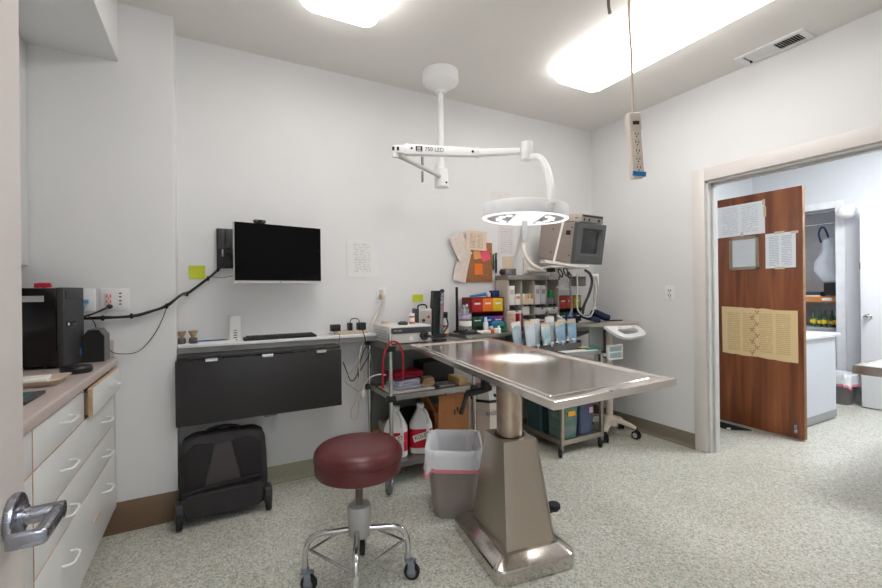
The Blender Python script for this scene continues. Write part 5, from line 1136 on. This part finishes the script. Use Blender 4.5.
for k in range(4):
    a = a0+k*PI/2; d = Vector((math.cos(a), math.sin(a), 0)); o = Vector((sx_-0.012, sy_-0.006, 0))
    pts_ = [o+d*0.035+Vector((0, 0, 0.235)), o+d*0.09+Vector((0, 0, 0.232)), o+d*0.157+Vector((0, 0, 0.228)), o+d*0.194+Vector((0, 0, 0.205)), o+d*0.21+Vector((0, 0, 0.165)), o+d*0.213+Vector((0, 0, 0.12)), o+d*0.213+Vector((0, 0, 0.085))]
    MB().tube(pts_, 0.0125, 14).build('leg', CHROME, st)
    mids.append(o+d*0.192+Vector((0, 0, 0.195)))
    e = o+d*0.213
    sd3 = Vector((-d.y, d.x, 0)) if k % 2 else Vector((d.x*0.3-d.y, d.y*0.3+d.x, 0)).normalized()
    off = Vector((0.012, -0.012, 0))
    cs = MB().cyl(e+Vector((0, 0, 0.075)), e+Vector((0, 0, 0.092)), 0.016, n=18)
    for s in (-1, 1): cs.box(e+off+sd3*(0.017*s)+Vector((0, 0, 0.055)), (0.03, 0.004, 0.05), (0, 0, math.atan2(sd3.y, sd3.x)+PI/2), 0.002)
    cs.box(e+off*0.5+Vector((0, 0, 0.077)), (0.036, 0.036, 0.006), (0, 0, math.atan2(sd3.y, sd3.x)+PI/2), 0.002)
    co = cs.build('caster', mat('caster_blue_grey', (138, 146, 158), 0.4, 0.5), st)
    w = e+off+Vector((0, 0, 0.034))
    MB().cyl(w-sd3*0.012, w+sd3*0.012, 0.034, n=28, bev=0.005).build('wheel', RUBBER, co)
    MB().cyl(w-sd3*0.0135, w+sd3*0.0135, 0.021, n=20).build('wheel_hub', GREYRUB, co)
for k in range(4):
    p, q = mids[k], mids[(k+1) % 4]; m_ = (p+q)/2; m_.z -= 0.10; c_ = Vector((sx_, sy_, 0)); m_ = m_+(c_-m_)*0.0
    m_ = Vector(((p.x+q.x)/2, (p.y+q.y)/2, 0.15))
    MB().tube([p+Vector((0, 0, -0.03)), q+Vector((0, 0, -0.03))], 0.0055, 10, False).build('brace_rod', CHROME, st)

# ================================================================== WASTE BIN
LINER = mat('liner_film', (236, 237, 240), 0.35, var=0.04, scale=14, alpha=0.9)
PINK = mat('liner_pink', (236, 140, 158), 0.4, alpha=0.9)
def waste_bin(label, c, rz, hw, hd, h, drop, m, seed=0):
    t = thing('waste_bin', label, 'trash can', c, rz)
    r0 = 0.06
    MB().loft([rrect(hw*0.76, hd*0.72, r0, 0.0), rrect(hw*0.78, hd*0.74, r0, 0.01), rrect(hw*0.97, hd*0.97, r0, h-0.03), rrect(hw, hd, r0, h-0.028), rrect(hw, hd, r0, h), rrect(hw-0.005, hd-0.005, r0, h), rrect(hw*0.94, hd*0.94, r0, h-0.04), rrect(hw*0.76, hd*0.72, r0, 0.012)], True, True).build('bin_body', m, t, False)
    def wav(ring, amp, k, sgn=1):
        out = []
        n = len(ring)
        for i, p in enumerate(ring):
            a = 2*PI*i/n; d = Vector((p.x, p.y, 0)).normalized()
            w = noise.noise(Vector((math.cos(a)*k*0.8, math.sin(a)*k*0.8, p.z*5+seed)))
            out.append(p+d*(abs(w)*amp*4.0*sgn)+Vector((0, 0, w*amp*3.4)))
        return out
    nn = 14
    R_ = lambda s, z, amp, k=4: wav(rrect(hw*s, hd*s, r0, z, n=nn), amp, k, -1 if s < 1 else 1)
    rings = [R_(1.045, h-drop*0.82, 0.010, 5), R_(1.04, h-drop*0.5, 0.008, 6), R_(1.03, h-0.02, 0.006, 6), R_(1.02, h+0.012, 0.004), R_(0.96, h+0.014, 0.004), R_(0.89, h-0.02, 0.006, 7), R_(0.83, h-0.08, 0.010, 8), R_(0.72, h-0.2, 0.012, 7), R_(0.5, 0.05, 0.006, 5)]
    o = MB().loft(rings, False, True).build('liner', LINER, t, False, angle=80)
    rings = [R_(1.055, h-drop, 0.012, 5), R_(1.05, h-drop*0.9, 0.011, 5), R_(1.048, h-drop*0.80, 0.0105, 5)]
    MB().loft(rings, False, False).build('pink_hem', PINK, o, False, angle=80)
    return t
waste_bin('grey waste bin with pink hemmed clear liner beside the exam table pedestal', (1.215, 2.12, 0), R(-30), 0.15, 0.182, 0.368, 0.10, mat('bin_taupe', (150, 140, 134), 0.4, var=0.03))

# ================================================================== MOBILE STAND, CRT MONITOR, ARM AND HOSES
ms = thing('mobile_stand', 'cream five caster stand with white handled top by the right wall', 'stand', (2.95, 2.50, 0))
hb = Vector((2.95, 2.50, 0))
MB().cyl((hb.x, hb.y, 0.10), (hb.x, hb.y, 0.93), 0.028, n=24).lathe([(0, 0.09), (0.06, 0.09), (0.065, 0.14), (0.03, 0.17), (0, 0.17)], (hb.x, hb.y, 0), 28).build('column', CREAM, ms)
for i, (fx, fy) in enumerate(((2.775, 2.395), (3.055, 2.325), (3.165, 2.56), (3.0, 2.76), (2.785, 2.665))):
    f = Vector((fx, fy, 0)); d = f-hb; d.z = 0
    L_ = d.length; d.normalize(); sd_ = Vector((-d.y, d.x, 0)); rg = []
    for s_, w, hh, z in ((0.0, 0.03, 0.045, 0.125), (0.4, 0.026, 0.038, 0.13), (0.8, 0.02, 0.03, 0.105), (1.0, 0.018, 0.022, 0.088)):
        p = hb+d*(L_*s_)+Vector((0, 0, z)); rg.append([p+sd_*q.x+Vector((0, 0, q.y)) for q in rrect(w, hh/2, 0.009, 0, n=3)])
    MB().loft(rg).build('leg', CREAM, ms)
    co = MB().cyl((f.x, f.y, 0.05), (f.x, f.y, 0.085), 0.012, n=12).build('caster', BLACK, ms)
    for s in (-1, 1):
        w = f+Vector((0, 0, 0.034)); ax = Vector((0.8, -0.6, 0)) if i % 2 == 0 else Vector((1, 0.1, 0)).normalized()
        MB().cyl(w+ax*(0.006*s), w+ax*(0.02*s), 0.034, n=24, bev=0.004).build('wheel', RUBBER, co)
        MB().cyl(w+ax*(0.0185*s), w+ax*(0.0215*s), 0.02, n=18).build('wheel_cap', LTGREY, co)
zt = 0.95
MB().prism([(2.63, 2.62), (2.66, 2.49), (2.76, 2.36), (3.10, 2.33), (3.2, 2.40), (3.2, 2.62)], zt-0.022, zt).build('work_top', mat('top_taupe', (176, 168, 158), 0.4), ms)
MB().bx(2.70, 2.86, 2.475, 2.49, 0.72, zt-0.0225, 0.002).build('side_panel', mat('panel_greygreen', (150, 156, 150), 0.35), ms)
MB().bx(2.861, 2.872, 2.46, 2.495, 0.66, zt-0.0225, 0.002).build('panel_post', mat('post_brown', (92, 84, 78), 0.5), ms)
# white handle plate, slanting down toward the room
hl = MB()
out = [(-0.19, 0.075), (0.16, 0.06), (0.185, 0.045), (0.195, 0.01), (0.185, -0.03), (0.15, -0.06), (-0.03, -0.075), (-0.10, -0.066), (-0.14, -0.04), (-0.17, 0.02)]
inn = [(-0.085, 0.03), (0.09, 0.03), (0.12, 0.024), (0.13, 0.01), (0.125, -0.008), (0.09, -0.026), (-0.03, -0.034), (-0.06, -0.03), (-0.085, -0.012), (-0.095, 0.012)]
V3 = lambda P, z: [Vector((x, y, z)) for x, y in P]
hl.loft([V3(inn, -0.01), V3(inn, 0.01), V3(out, 0.01), V3(out, -0.012), V3(inn, -0.01)], False, False)
hl.bm.transform(Matrix.Translation((2.905, 2.285, 0.888)) @ Matrix.Rotation(R(36), 4, 'X'))
hl.bx(2.84, 2.88, 2.31, 2.40, 0.908, 0.927).bx(3.0, 3.04, 2.31, 2.40, 0.908, 0.927)
hl.build('handle_tray', WHITE, ms)
one('black_strip', MB().box((0, 0, 0.006), (0.15, 0.02, 0.011), None, 0.003), DKGREY, 'short dark strip lying on the stand top near the right wall', 'strip', (3.10, 2.56, zt), R(-12))
onew('navy_pouch', MB().soft((2.80, 2.55, zt+0.036), (0.20, 0.10, 0.04), 0.008, 12, rot=(R(8), R(10), R(20)), seed=3, bev=0.4), NAVY, 'dark navy soft pouch slumped on the stand top', 'pouch', (2.8, 2.56, zt))
onew('navy_pouch', MB().soft((2.945, 2.58, zt+0.056), (0.16, 0.09, 0.045), 0.008, 12, rot=(R(-12), R(24), R(-20)), seed=5, bev=0.3), NAVY, 'smaller navy pouch tipped up beside the hanging pull cord', 'pouch', (2.935, 2.58, zt))
# CRT
cr_ = thing('crt_monitor', 'boxy beige tube monitor with dark grey screen tilted down on its arm', 'monitor', (2.672, 2.43, 1.59), rot=(R(9), 0, R(5)))
BODY = mat('crt_taupe', (158, 146, 140), 0.5, var=0.03)
MB().loft([[Vector((p.x, 0.03, p.y)) for p in rrect(0.172, 0.16, 0.012, 0)], [Vector((p.x, 0.13, p.y)) for p in rrect(0.17, 0.158, 0.012, 0)], [Vector((p.x, 0.40, p.y)) for p in rrect(0.16, 0.145, 0.012, 0, 0, -0.005)]]).build('housing', BODY, cr_, False)
bz = MB().loft([[Vector((p.x, 0.035, p.y)) for p in rrect(0.174, 0.163, 0.008, 0)], [Vector((p.x, 0.0, p.y)) for p in rrect(0.172, 0.161, 0.008, 0)], [Vector((p.x, 0.0, p.y)) for p in rrect(0.122, 0.108, 0.006, 0, 0.012, 0.012)], [Vector((p.x, 0.028, p.y)) for p in rrect(0.103, 0.09, 0.012, 0, 0.014, 0.014)]], True, False)
b_ = bz.build('bezel', mat('crt_bezel', (84, 87, 87), 0.45), cr_, False, angle=25)
MB().loft([[Vector((p.x, 0.0275, p.y)) for p in rrect(0.104, 0.091, 0.012, 0, 0.014, 0.014)], [Vector((p.x, 0.022, p.y)) for p in rrect(0.06, 0.05, 0.02, 0, 0.014, 0.014)]], True, True).build('tube_face', mat('crt_glass', (50, 53, 55), 0.15), b_, False)
MB().bx(-0.176, -0.172, 0.07, 0.11, 0.06, 0.095).build('side_socket', BLACK, cr_, False)
for y, z in ((0.06, 0.12), (0.06, -0.10), (0.25, 0.1), (0.25, -0.09)): MB().cyl((-0.173, y, z), (-0.169, y, z), 0.006, n=10).build('screw', BLACK, cr_, False)
MB().bx(-0.16, -0.02, -0.003, 0.0, -0.15, -0.13).build('control_flap', mat('flap_dark', (70, 72, 72), 0.45), b_, False)
rt2 = Euler((R(9), 0, R(5))).to_matrix()
dv = thing('video_unit', 'flat beige device with dark sockets on top of the tube monitor', 'appliance', Vector((2.672, 2.43, 1.59))+rt2 @ Vector((0.01, 0.03, 0.1645)), rot=(R(9), 0, R(5)))
MB().box((0, 0.12, 0.034), (0.27, 0.26, 0.064), None, 0.004).build('case', mat('unit_beige', (196, 186, 178), 0.5), dv, False)
MB().box((0.0, -0.0105, 0.034), (0.264, 0.003, 0.058), None, 0.001).build('front_panel', mat('unit_front', (150, 144, 138), 0.45), dv, False)
MB().box((0, -0.013, 0.052), (0.24, 0.003, 0.014)).build('slot', BLACK, dv, False)
for x in (-0.10, -0.04, 0.08): MB().box((x, -0.013, 0.024), (0.014 if x < 0.05 else 0.026, 0.004, 0.02)).build('socket', INK, dv, False)
MB().bx(-0.137, -0.134, 0.02, 0.05, 0.03, 0.036).build('side_mark', INK, dv, False)
# supporting arm: wall plate, arm, cradle
ar = thing('screen_support', 'white swing arm and cradle holding the tube monitor to the back wall', 'monitor arm', (2.45, YB, 1.42))
WA = mat('arm_offwhite', (228, 222, 214), 0.4)
MB().bx(2.40, 2.50, YB-0.02, YB-0.001, 1.37, 1.52, 0.004).build('wall_plate', WA, ar)
pl0 = atY(543, 261.5, 2.52); 
zpl = 1.418
MB().prism([(2.30, 2.50), (2.62, 2.40), (2.66, 2.50), (2.60, 2.72), (2.42, 2.72)], zpl-0.016, zpl-0.002, 0.004).build('cradle_plate', WA, ar)
MB().tube([(2.45, YB-0.02, 1.405), (2.46, 2.85, 1.395), (2.48, 2.70, 1.39)], 0.02, 12).build('arm_tube', WA, ar)
MB().box((2.37, 2.56, 1.385), (0.05, 0.05, 0.03), None, 0.004).build('cradle_block', BLACK, ar)
bar(atY(542.5, 261.5, 2.395), atY(575.5, 266.8, 2.395), 0.05, 0.05, 0.022, 0.016).build('cradle_bar', WA, ar)
ra, rb2 = atY(565.5, 212, 2.42), atY(553.5, 262.5, 2.40)
MB().tube([ra, rb2], 0.0085, 10, False).build('cradle_rod', WA, ar)
MB().tube([atY(523.5, 218, 2.936), atY(523.5, 226, 2.93), atY(523.5, 238, 2.87), atY(523.8, 248, 2.82), atY(526, 257, 2.79), atY(532, 264.5, 2.75), atY(541, 269.3, 2.71), atY(550, 270.2, 2.67), atY(556, 269.5, 2.64)], 0.0165, 12).build('curved_tube', WA, ar)
hbz = atY(580, 275, 2.53).z
hx0, hx1 = atY(568, 275, 2.53).x, atY(598, 275, 2.53).x
MB().bx(hx0, hx1, 2.52, 2.54, hbz-0.012, hbz+0.012, 0.003).bx(hx1-0.016, hx1, 2.52, 2.54, hbz-0.085, hbz-0.01, 0.003).bx(hx0-0.005, hx0+0.02, 2.52, 2.54, hbz-0.06, hbz-0.01, 0.003).build('hose_rail', WHITE, ar)
MB().bx(2.49, 2.51, 2.535, 2.70, hbz-0.006, hbz+0.006).bx(2.49, 2.51, 2.68, 2.70, hbz, zpl-0.01).build('rail_bracket', WA, ar)
gp = MB().bx(2.63, 2.74, 2.545, 2.61, hbz-0.09, hbz-0.006, 0.004); gp.build('gas_block', mat('block_taupe', (122, 112, 108), 0.5), ar)
HGR = mat('hose_grey', (120, 120, 118), 0.5)
def hose(pts, r, m, label, name='breathing_hose', y=2.50):
    pp_ = [atY(px_, py_, yy) for px_, py_, yy in pts]
    onew(name, MB().tube(pp_, r, 8), m, label, 'hose', pp_[0], group='hoses hanging from the white rail')
hose([(571, 274, 2.505), (570, 284, 2.50), (571, 300, 2.50), (571.5, 310, 2.50), (569.5, 316, 2.50)], 0.009, HGR, 'grey hose hanging at the left end of the white rail')
hose([(577, 274, 2.49), (577.5, 290, 2.475), (577, 306, 2.47), (581, 314, 2.465), (590, 316.5, 2.46), (594.5, 306, 2.46), (596, 290, 2.46), (595, 281, 2.49)], 0.006, LTGREY, 'thin pale hose drooping in a wide loop from the white rail')
hose([(585, 270, 2.50), (590, 274, 2.495), (592, 282, 2.495), (589, 294, 2.495), (584, 306, 2.495), (582, 318, 2.50)], 0.011, DKGREY, 'thick dark hose curving down from the right of the white rail')
hose([(587, 271, 2.56), (591, 277, 2.555), (591, 286, 2.55), (586, 300, 2.55), (580, 311, 2.55), (572, 318, 2.56)], 0.007, BLACK, 'black hose behind the thick dark hose, ending near the pouches')
cl = MB()
for (px_, py_, r_) in ((560.5, 273, 0.032), (566, 272, 0.036), (569, 275, 0.026)):
    cl.torus(atY(px_, py_, 2.50), r_, 0.006, Matrix.Rotation(R(70), 4, 'X') @ Matrix.Rotation(R(20), 4, 'Y'), 24, 8)
onew('coiled_cable', cl, BLACK, 'black cable coiled at the left end of the white rail', 'cable', atY(566, 274, 2.50))
ch = [atY(594.5, 283, 2.52), atY(594.3, 296, 2.52), atY(594.6, 307, 2.52)]
pc_ = thing('pull_cord', 'thin pull cord with white bead hanging from the rail end', 'cord', ch[0])
MB().tube(ch, 0.004, 6).build('cord', BEIGE, pc_)
MB().ball(ch[-1]+Vector((0, 0, -0.008)), (0.014, 0.014, 0.012), 12).build('bead', WHITE, pc_)
ws = [atY(562, 284, 2.50), atY(571, 290, 2.50), atY(556, 287.5, 2.50)]
onew('wire_loop', MB().tube([ws[0], ws[1], ws[2], ws[0]], 0.0035, 6, False), LTGREY, 'pale triangular wire loop hanging left of the hoses', 'wire loop', ws[0])
onew('white_tube', MB().tube([atY(557, 315.5, 2.62), atY(561, 318.5, 2.60), atY(566, 322.5, 2.58)], 0.012, 10), WHITE, 'short white tube slanting down behind the blue pouches', 'tube', atY(557, 315.5, 2.62))

# ================================================================== CEILING HUNG POWER STRIP, HOOK, SWITCH, WALL TABLE
sp0 = atD(635, 146, 1.95)
hs = thing('hanging_power_strip', 'beige outlet strip hanging on a cord from the ceiling', 'power strip', (sp0.x, sp0.y, sp0.z), R(-24))
STRIP = mat('strip_putty', (212, 200, 188), 0.45)
MB().box((0, 0, -0.025), (0.054, 0.036, 0.25), (0, R(-4), 0), 0.006, 3).box((-0.008, 0, 0.105), (0.06, 0.042, 0.085), (0, R(-4), 0), 0.008, 3).build('strip_case', STRIP, hs, False)
MB().box((-0.006, -0.0215, 0.098), (0.03, 0.004, 0.016), (0, R(-4), 0), 0.001).build('rocker_switch', mat('switch_brown', (70, 40, 34), 0.4), hs, False)
for i in range(5):
    z = 0.045-i*0.038; x = -0.002+0.07*(0.03-z)*0.9
    MB().box((x, -0.0182, z), (0.034, 0.002, 0.032), (0, R(-4), 0), 0.003).build('outlet', CREAM, hs, False)
    MB().box((x-0.007, -0.0195, z+0.005), (0.003, 0.002, 0.011)).box((x+0.007, -0.0195, z+0.005), (0.003, 0.002, 0.011)).cyl((x, -0.0185, z-0.008), (x, -0.0205, z-0.008), 0.003, n=8).build('slots', INK, hs, False)
MB().box((0.008, -0.0195, -0.132), (0.062, 0.004, 0.02), (0, R(4), 0)).build('blue_tape', mat('tape_blue', (24, 120, 190), 0.5), hs, False)
MB().tube([(-0.01, 0, 0.145), (-0.012, 0, 0.4), (-0.02, 0.004, 0.62), (-0.012, 0, 0.8), (-0.012, 0, H-sp0.z-0.002)], 0.0055, 8).build('cord', BEIGE, hs, False)
hk = atD(608.5, 0, 2.2)
onew('ceiling_hook', MB().tube([(hk.x, hk.y, H-0.001), (hk.x, hk.y, H-0.06), (hk.x+0.01, hk.y, H-0.10)], 0.008, 8), mat('hook_grey', (110, 104, 98), 0.5), 'short dark hook hanging from the ceiling between lamp and light fixture', 'hook', (hk.x, hk.y, H))
lsw = thing('wall_socket', 'white wall outlet on the right wall beside the doorway', 'wall outlet', (XR, 2.157, 1.193))
MB().bx(XR-0.006, XR-0.0005, 2.12, 2.194, 1.135, 1.252, 0.002).build('plate', WHITE, lsw)
q = MB()
for z in (1.168, 1.207): q.bx(XR-0.0075, XR-0.0055, 2.145, 2.150, z, z+0.016).bx(XR-0.0075, XR-0.0055, 2.163, 2.168, z, z+0.016).bx(XR-0.0075, XR-0.0055, 2.153, 2.160, z-0.011, z-0.004)
q.build('slots', INK, lsw)
wt2 = thing('treatment_table', 'steel table top jutting in at the right edge beyond the doorway', 'table', (4.1, 0.80, 0))
MB().loft([rrect(0.594, 0.332, 0.004, 0.689, 4.094, 0.79, 2), rrect(0.597, 0.335, 0.004, 0.691, 4.094, 0.79, 2), rrect(0.597, 0.335, 0.004, 0.743, 4.094, 0.79, 2), rrect(0.594, 0.332, 0.004, 0.745, 4.094, 0.79, 2), rrect(0.57, 0.308, 0.004, 0.745, 4.094, 0.79, 2), rrect(0.56, 0.30, 0.004, 0.738, 4.094, 0.79, 2)]).build('tabletop', STEEL_TOP, wt2)
MB().cyl((4.2, 0.75, 0.06), (4.2, 0.75, 0.69), 0.06, n=28).build('column', STEEL_COL, wt2)
MB().loft([rrect(0.22, 0.2, 0.04, 0.0, 4.2, 0.75), rrect(0.22, 0.2, 0.04, 0.05, 4.2, 0.75), rrect(0.18, 0.16, 0.03, 0.07, 4.2, 0.75)]).build('base', STEEL_BASE, wt2)

# ================================================================== BEYOND THE DOORWAY
def dsheet(label, y0, y1, z0, z1, m, cat='paper', name='taped_paper', roll=0.0, seed=0):
    return sheet(name, label, cat, (XD-0.003, (y0+y1)/2, (z0+z1)/2), y1-y0, z1-z0, m, rotz=R(-90), roll=roll, seed=seed, curl=0.002)
DP = text_mat('door_notice', (250, 251, 251), (216, 218, 222), 0.016, 0.16, 0.12, 2, 0.4, 60, dens=0.4)
DP2 = text_mat('door_notice_small', (250, 252, 254), (208, 214, 222), 0.014, 0.09, 0.125, 2, 0.5, 70, dens=0.35)
dsheet('double page white notice taped at top of the brown door', 1.874, 2.262, 1.687, 1.966, DP, seed=1, roll=R(-0.5))
dsheet('single white notice taped right of the small door window', 1.660, 1.872, 1.388, 1.678, DP2, seed=2)
for (y, z, a, b_, lab) in ((1.88, 1.95, 0.02, 0.05, 'upper right corner of the double notice'), (1.873, 1.87, 0.02, 0.09, 'right edge of the double notice'), (2.05, 1.69, 0.02, 0.05, 'foot of the double notice'), (1.77, 1.68, 0.07, 0.02, 'top of the single notice'), (1.77, 1.388, 0.07, 0.02, 'foot of the single notice'), (1.665, 1.672, 0.05, 0.02, 'upper right corner of the single notice')):
    onew('masking_tape', MB().bx(XD-0.0062, XD-0.0048, y-a/2, y+a/2, z-b_/2, z+b_/2), mat('tape_masking', (222, 200, 170), 0.6), 'piece of masking tape at the '+lab, 'tape', (XD, y, z), group='masking tape on the brown door')
OP = text_mat('poster_buff', (240, 212, 160), (218, 186, 130), 0.016, 0.25, 0.17, 4, 0.5, 60, dens=0.36)
ps_ = thing('taped_poster', 'yellowed poster with red dotted chart taped low on the brown door', 'poster', (XD-0.003, 1.94, 0.838), R(-90))
mb = MB(); n = 14; g = bmesh.new()
random.seed(11)
vs = []
for i in range(n+1):
    x = -0.288+0.576*i/n; zt_ = 0.222-0.022*i/n+random.uniform(-0.004, 0.004); zb = -0.197-0.022*i/n+random.uniform(-0.004, 0.004)
    vs.append((g.verts.new((x+ (random.uniform(-.004, .004) if i in (0, n) else 0), 0, zb)), g.verts.new((x, 0, zt_))))
for a, b_ in zip(vs, vs[1:]): g.faces.new((a[0], b_[0], b_[1], a[1]))
g.normal_update(); bmesh.ops.solidify(g, geom=g.faces[:], thickness=0.0015); bmesh.ops.recalc_face_normals(g, faces=g.faces[:])
mb._merge(g).build('sheet', OP, ps_, False)
DOT = mat('chart_red', (150, 44, 40), 0.6)
t = MB()
for i in range(8):
    z = 0.185-i*0.051-0.005; x = -0.035 if i % 2 == 1 else 0.0
    x = -0.02+ (0.02 if i % 2 == 0 else -0.022)
    for dx, dz in ((0, 0), (0.012, 0.008), (-0.011, 0.009), (0.002, -0.012)): t.box((x+dx, -0.0022, z+dz), (0.008, 0.001, 0.008), (0, R(45), 0))
t.build('red_dots', DOT, ps_, False)
t = MB()
for i in range(7):
    z = 0.16-i*0.051; t.box((-0.02, -0.002, z), (0.055, 0.0008, 0.0022), (0, R(48 if i % 2 else -48), 0))
t.build('chart_lines', mat('chart_brown', (140, 100, 70), 0.6), ps_, False)
dw = thing('door_wedge', 'black rubber wedge on the floor under the brown door', 'door stop', (3.98, 2.07, 0))
MB().loft([[Vector((3.93+t_*0.14, 2.13-t_*0.12+w*0.05*s, z)) for (w, s, z) in ((1, 1, 0.001), (1, -1, 0.001), (0.7, -1, 0.055-0.045*t_), (0.7, 1, 0.055-0.045*t_))] for t_ in (0, 0.3, 0.7, 1.0)]).build('wedge', RUBBER, dw)
MB().box((3.925, 2.075, 0.012), (0.03, 0.02, 0.014)).build('white_tip', WHITE, dw)
hc = thing('hall_counter', 'white cabinet counter standing behind the open brown door', 'counter', (4.85, 2.1, 0))
CW = mat('hall_cabinet', (206, 210, 216), 0.4, var=0.01)
MB().bx(4.545, 5.14, 1.768, 2.40, 0.075, 0.766).build('body', CW, hc)
MB().bx(4.55, 5.135, 1.775, 2.40, 0.0, 0.075).bx(4.543, 5.142, 1.764, 1.7685, 0.02, 0.085).build('kick_base', mat('kick_grey', (150, 152, 152), 0.5), hc)
MB().bx(4.50, 5.19, 1.745, 2.42, 0.7665, 0.797, 0.004).build('counter_top', mat('hall_top', (226, 228, 232), 0.35), hc)
waste_bin('grey waste bin with clear liner by the far white door', (5.84, 1.985, 0), R(80), 0.135, 0.105, 0.31, 0.115, mat('bin_grey', (112, 106, 106), 0.45), 5)
lm = thing('wall_globe', 'white oval globe lamp on the far wall beside the closet', 'lamp', (XF, 1.925, 2.01))
MB().cyl((XF-0.03, 1.925, 2.01), (XF-0.001, 1.925, 2.01), 0.05, n=24).build('mount', CHROME, lm)
MB().ball((XF-0.10, 1.925, 2.01), (0.085, 0.085, 0.075), 24).build('glass_globe', mat('opal_glass', (240, 240, 242), 0.25), lm)
cs_ = thing('closet_shelf', 'wooden closet shelf behind the brown door', 'shelf', (6.4, 2.35, 1.08))
MB().bx(6.12, 6.70, 2.005, 2.695, 1.05, 1.115, 0.002).build('board', wood_mat('honey_wood', (176, 110, 50), (196, 128, 64), (212, 146, 80)), cs_)
MB().bx(6.116, 6.12, 2.13, 2.22, 1.07, 1.1).build('shelf_label', PAPER, cs_)
cs2 = thing('closet_shelf', 'lower closet shelf holding green and yellow bottles', 'shelf', (6.4, 2.35, 0.74))
MB().bx(6.12, 6.70, 2.005, 2.695, 0.725, 0.765, 0.002).build('board', mat('shelf_grey2', (170, 172, 174), 0.5), cs2)
hb_ = thing('hanging_bag', 'translucent white bag hanging from dark blue strap in the closet', 'bag', (6.25, 2.2, 1.9))
B_ = [Vector((6.25, 2.235, 1.895)), Vector((6.25, 2.225, 1.93)), Vector((6.25, 2.20, 1.92)), Vector((6.25, 2.185, 1.85)), Vector((6.25, 2.175, 1.76))]
MB().tube([Vector((6.25, 2.27, 1.74)), Vector((6.25, 2.29, 1.84)), Vector((6.25, 2.27, 1.91)), Vector((6.25, 2.235, 1.90)), Vector((6.25, 2.205, 1.80)), Vector((6.25, 2.20, 1.70))], 0.010, 8).build('strap', mat('strap_blue', (40, 60, 110), 0.7), hb_)
g = MB().loft([[Vector((6.25+0.05*math.sin(2*PI*k/18)*w, 2.20+dy+w*0.12*math.cos(2*PI*k/18)+0.01*math.sin(5*k+z*20), z)) for k in range(18)] for z, w, dy in ((1.27, 0.55, -0.03), (1.30, 0.8, -0.02), (1.42, 1.0, 0.02), (1.52, 0.9, 0.02), (1.64, 0.6, -0.01), (1.75, 0.45, 0.0), (1.79, 0.2, 0.0))])
g.build('bag', mat('bag_film', (214, 220, 228), 0.4, var=0.06, scale=12), hb_, angle=80)
MB().cyl((6.25, 2.005, 1.955), (6.25, 2.695, 1.955), 0.012, n=12).build('hanging_rail', CHROME, cs_)
onew('black_case', MB().soft((6.25, 2.15, 1.116+0.082), (0.12, 0.17, 0.15), 0.004, 10, bev=0.2), BLACK, 'black case on the honey coloured closet shelf', 'case', (6.25, 2.15, 1.116))
onew('dark_folder', MB().bx(6.18, 6.34, 2.26, 2.42, 1.116, 1.17, 0.004), DKGREY, 'dark flat folder left of the black case on the closet shelf', 'folder', (6.26, 2.34, 1.116))
onew('white_booklet', MB().bx(6.14, 6.175, 2.25, 2.40, 1.116, 1.13, 0.002), PAPER, 'white booklet at the front of the closet shelf', 'booklet', (6.16, 2.32, 1.116))
BG = mat('bottle_green', (52, 92, 66), 0.25); YC = mat('yellow_cloth', (226, 196, 40), 0.6)
for i, y in enumerate((2.105, 2.16, 2.215, 2.27, 2.325)):
    t = thing('green_bottle', ('first', 'second', 'third', 'fourth', 'fifth')[i]+' green bottle with yellow wrap, counted from right on the lower closet shelf', 'bottle', (6.18+0.02*(i % 2), y, 0.7655), group='green and yellow bottles in the closet')
    MB().lathe([(0, 0), (0.022, 0), (0.022, 0.11), (0.009, 0.15), (0.009, 0.19), (0, 0.19)], n=16).build('bottle', BG, t, False)
    MB().soft((0, 0, 0.06), (0.05, 0.05, 0.06), 0.008, 30, seed=i, bev=0.6).build('yellow_wrap', YC, t, False)

# ================================================================== CAMERA, WORLD, VIEW
w = bpy.data.worlds.new('World'); sc.world = w; w.use_nodes = True
w.node_tree.nodes['Background'].inputs['Color'].default_value = (0.9, 0.95, 1, 1); w.node_tree.nodes['Background'].inputs['Strength'].default_value = 0.3
cd = bpy.data.cameras.new('camera'); co = bpy.data.objects.new('camera', cd); C.objects.link(co)
cd.sensor_fit = 'HORIZONTAL'; cd.sensor_width = 36; cd.lens = FPX/882*36
cd.shift_y = (Y0-294)/882
cd.clip_start = 0.02; cd.clip_end = 60
co.location = (0, 0, HC); co.rotation_euler = (PI/2, -ROLL, -YAW)
sc.camera = co
sc.view_settings.view_transform = 'Standard'; sc.view_settings.look = 'None'; sc.view_settings.gamma = 1.0
sc.view_settings.use_curve_mapping = False
sc.view_settings.exposure = 0.0
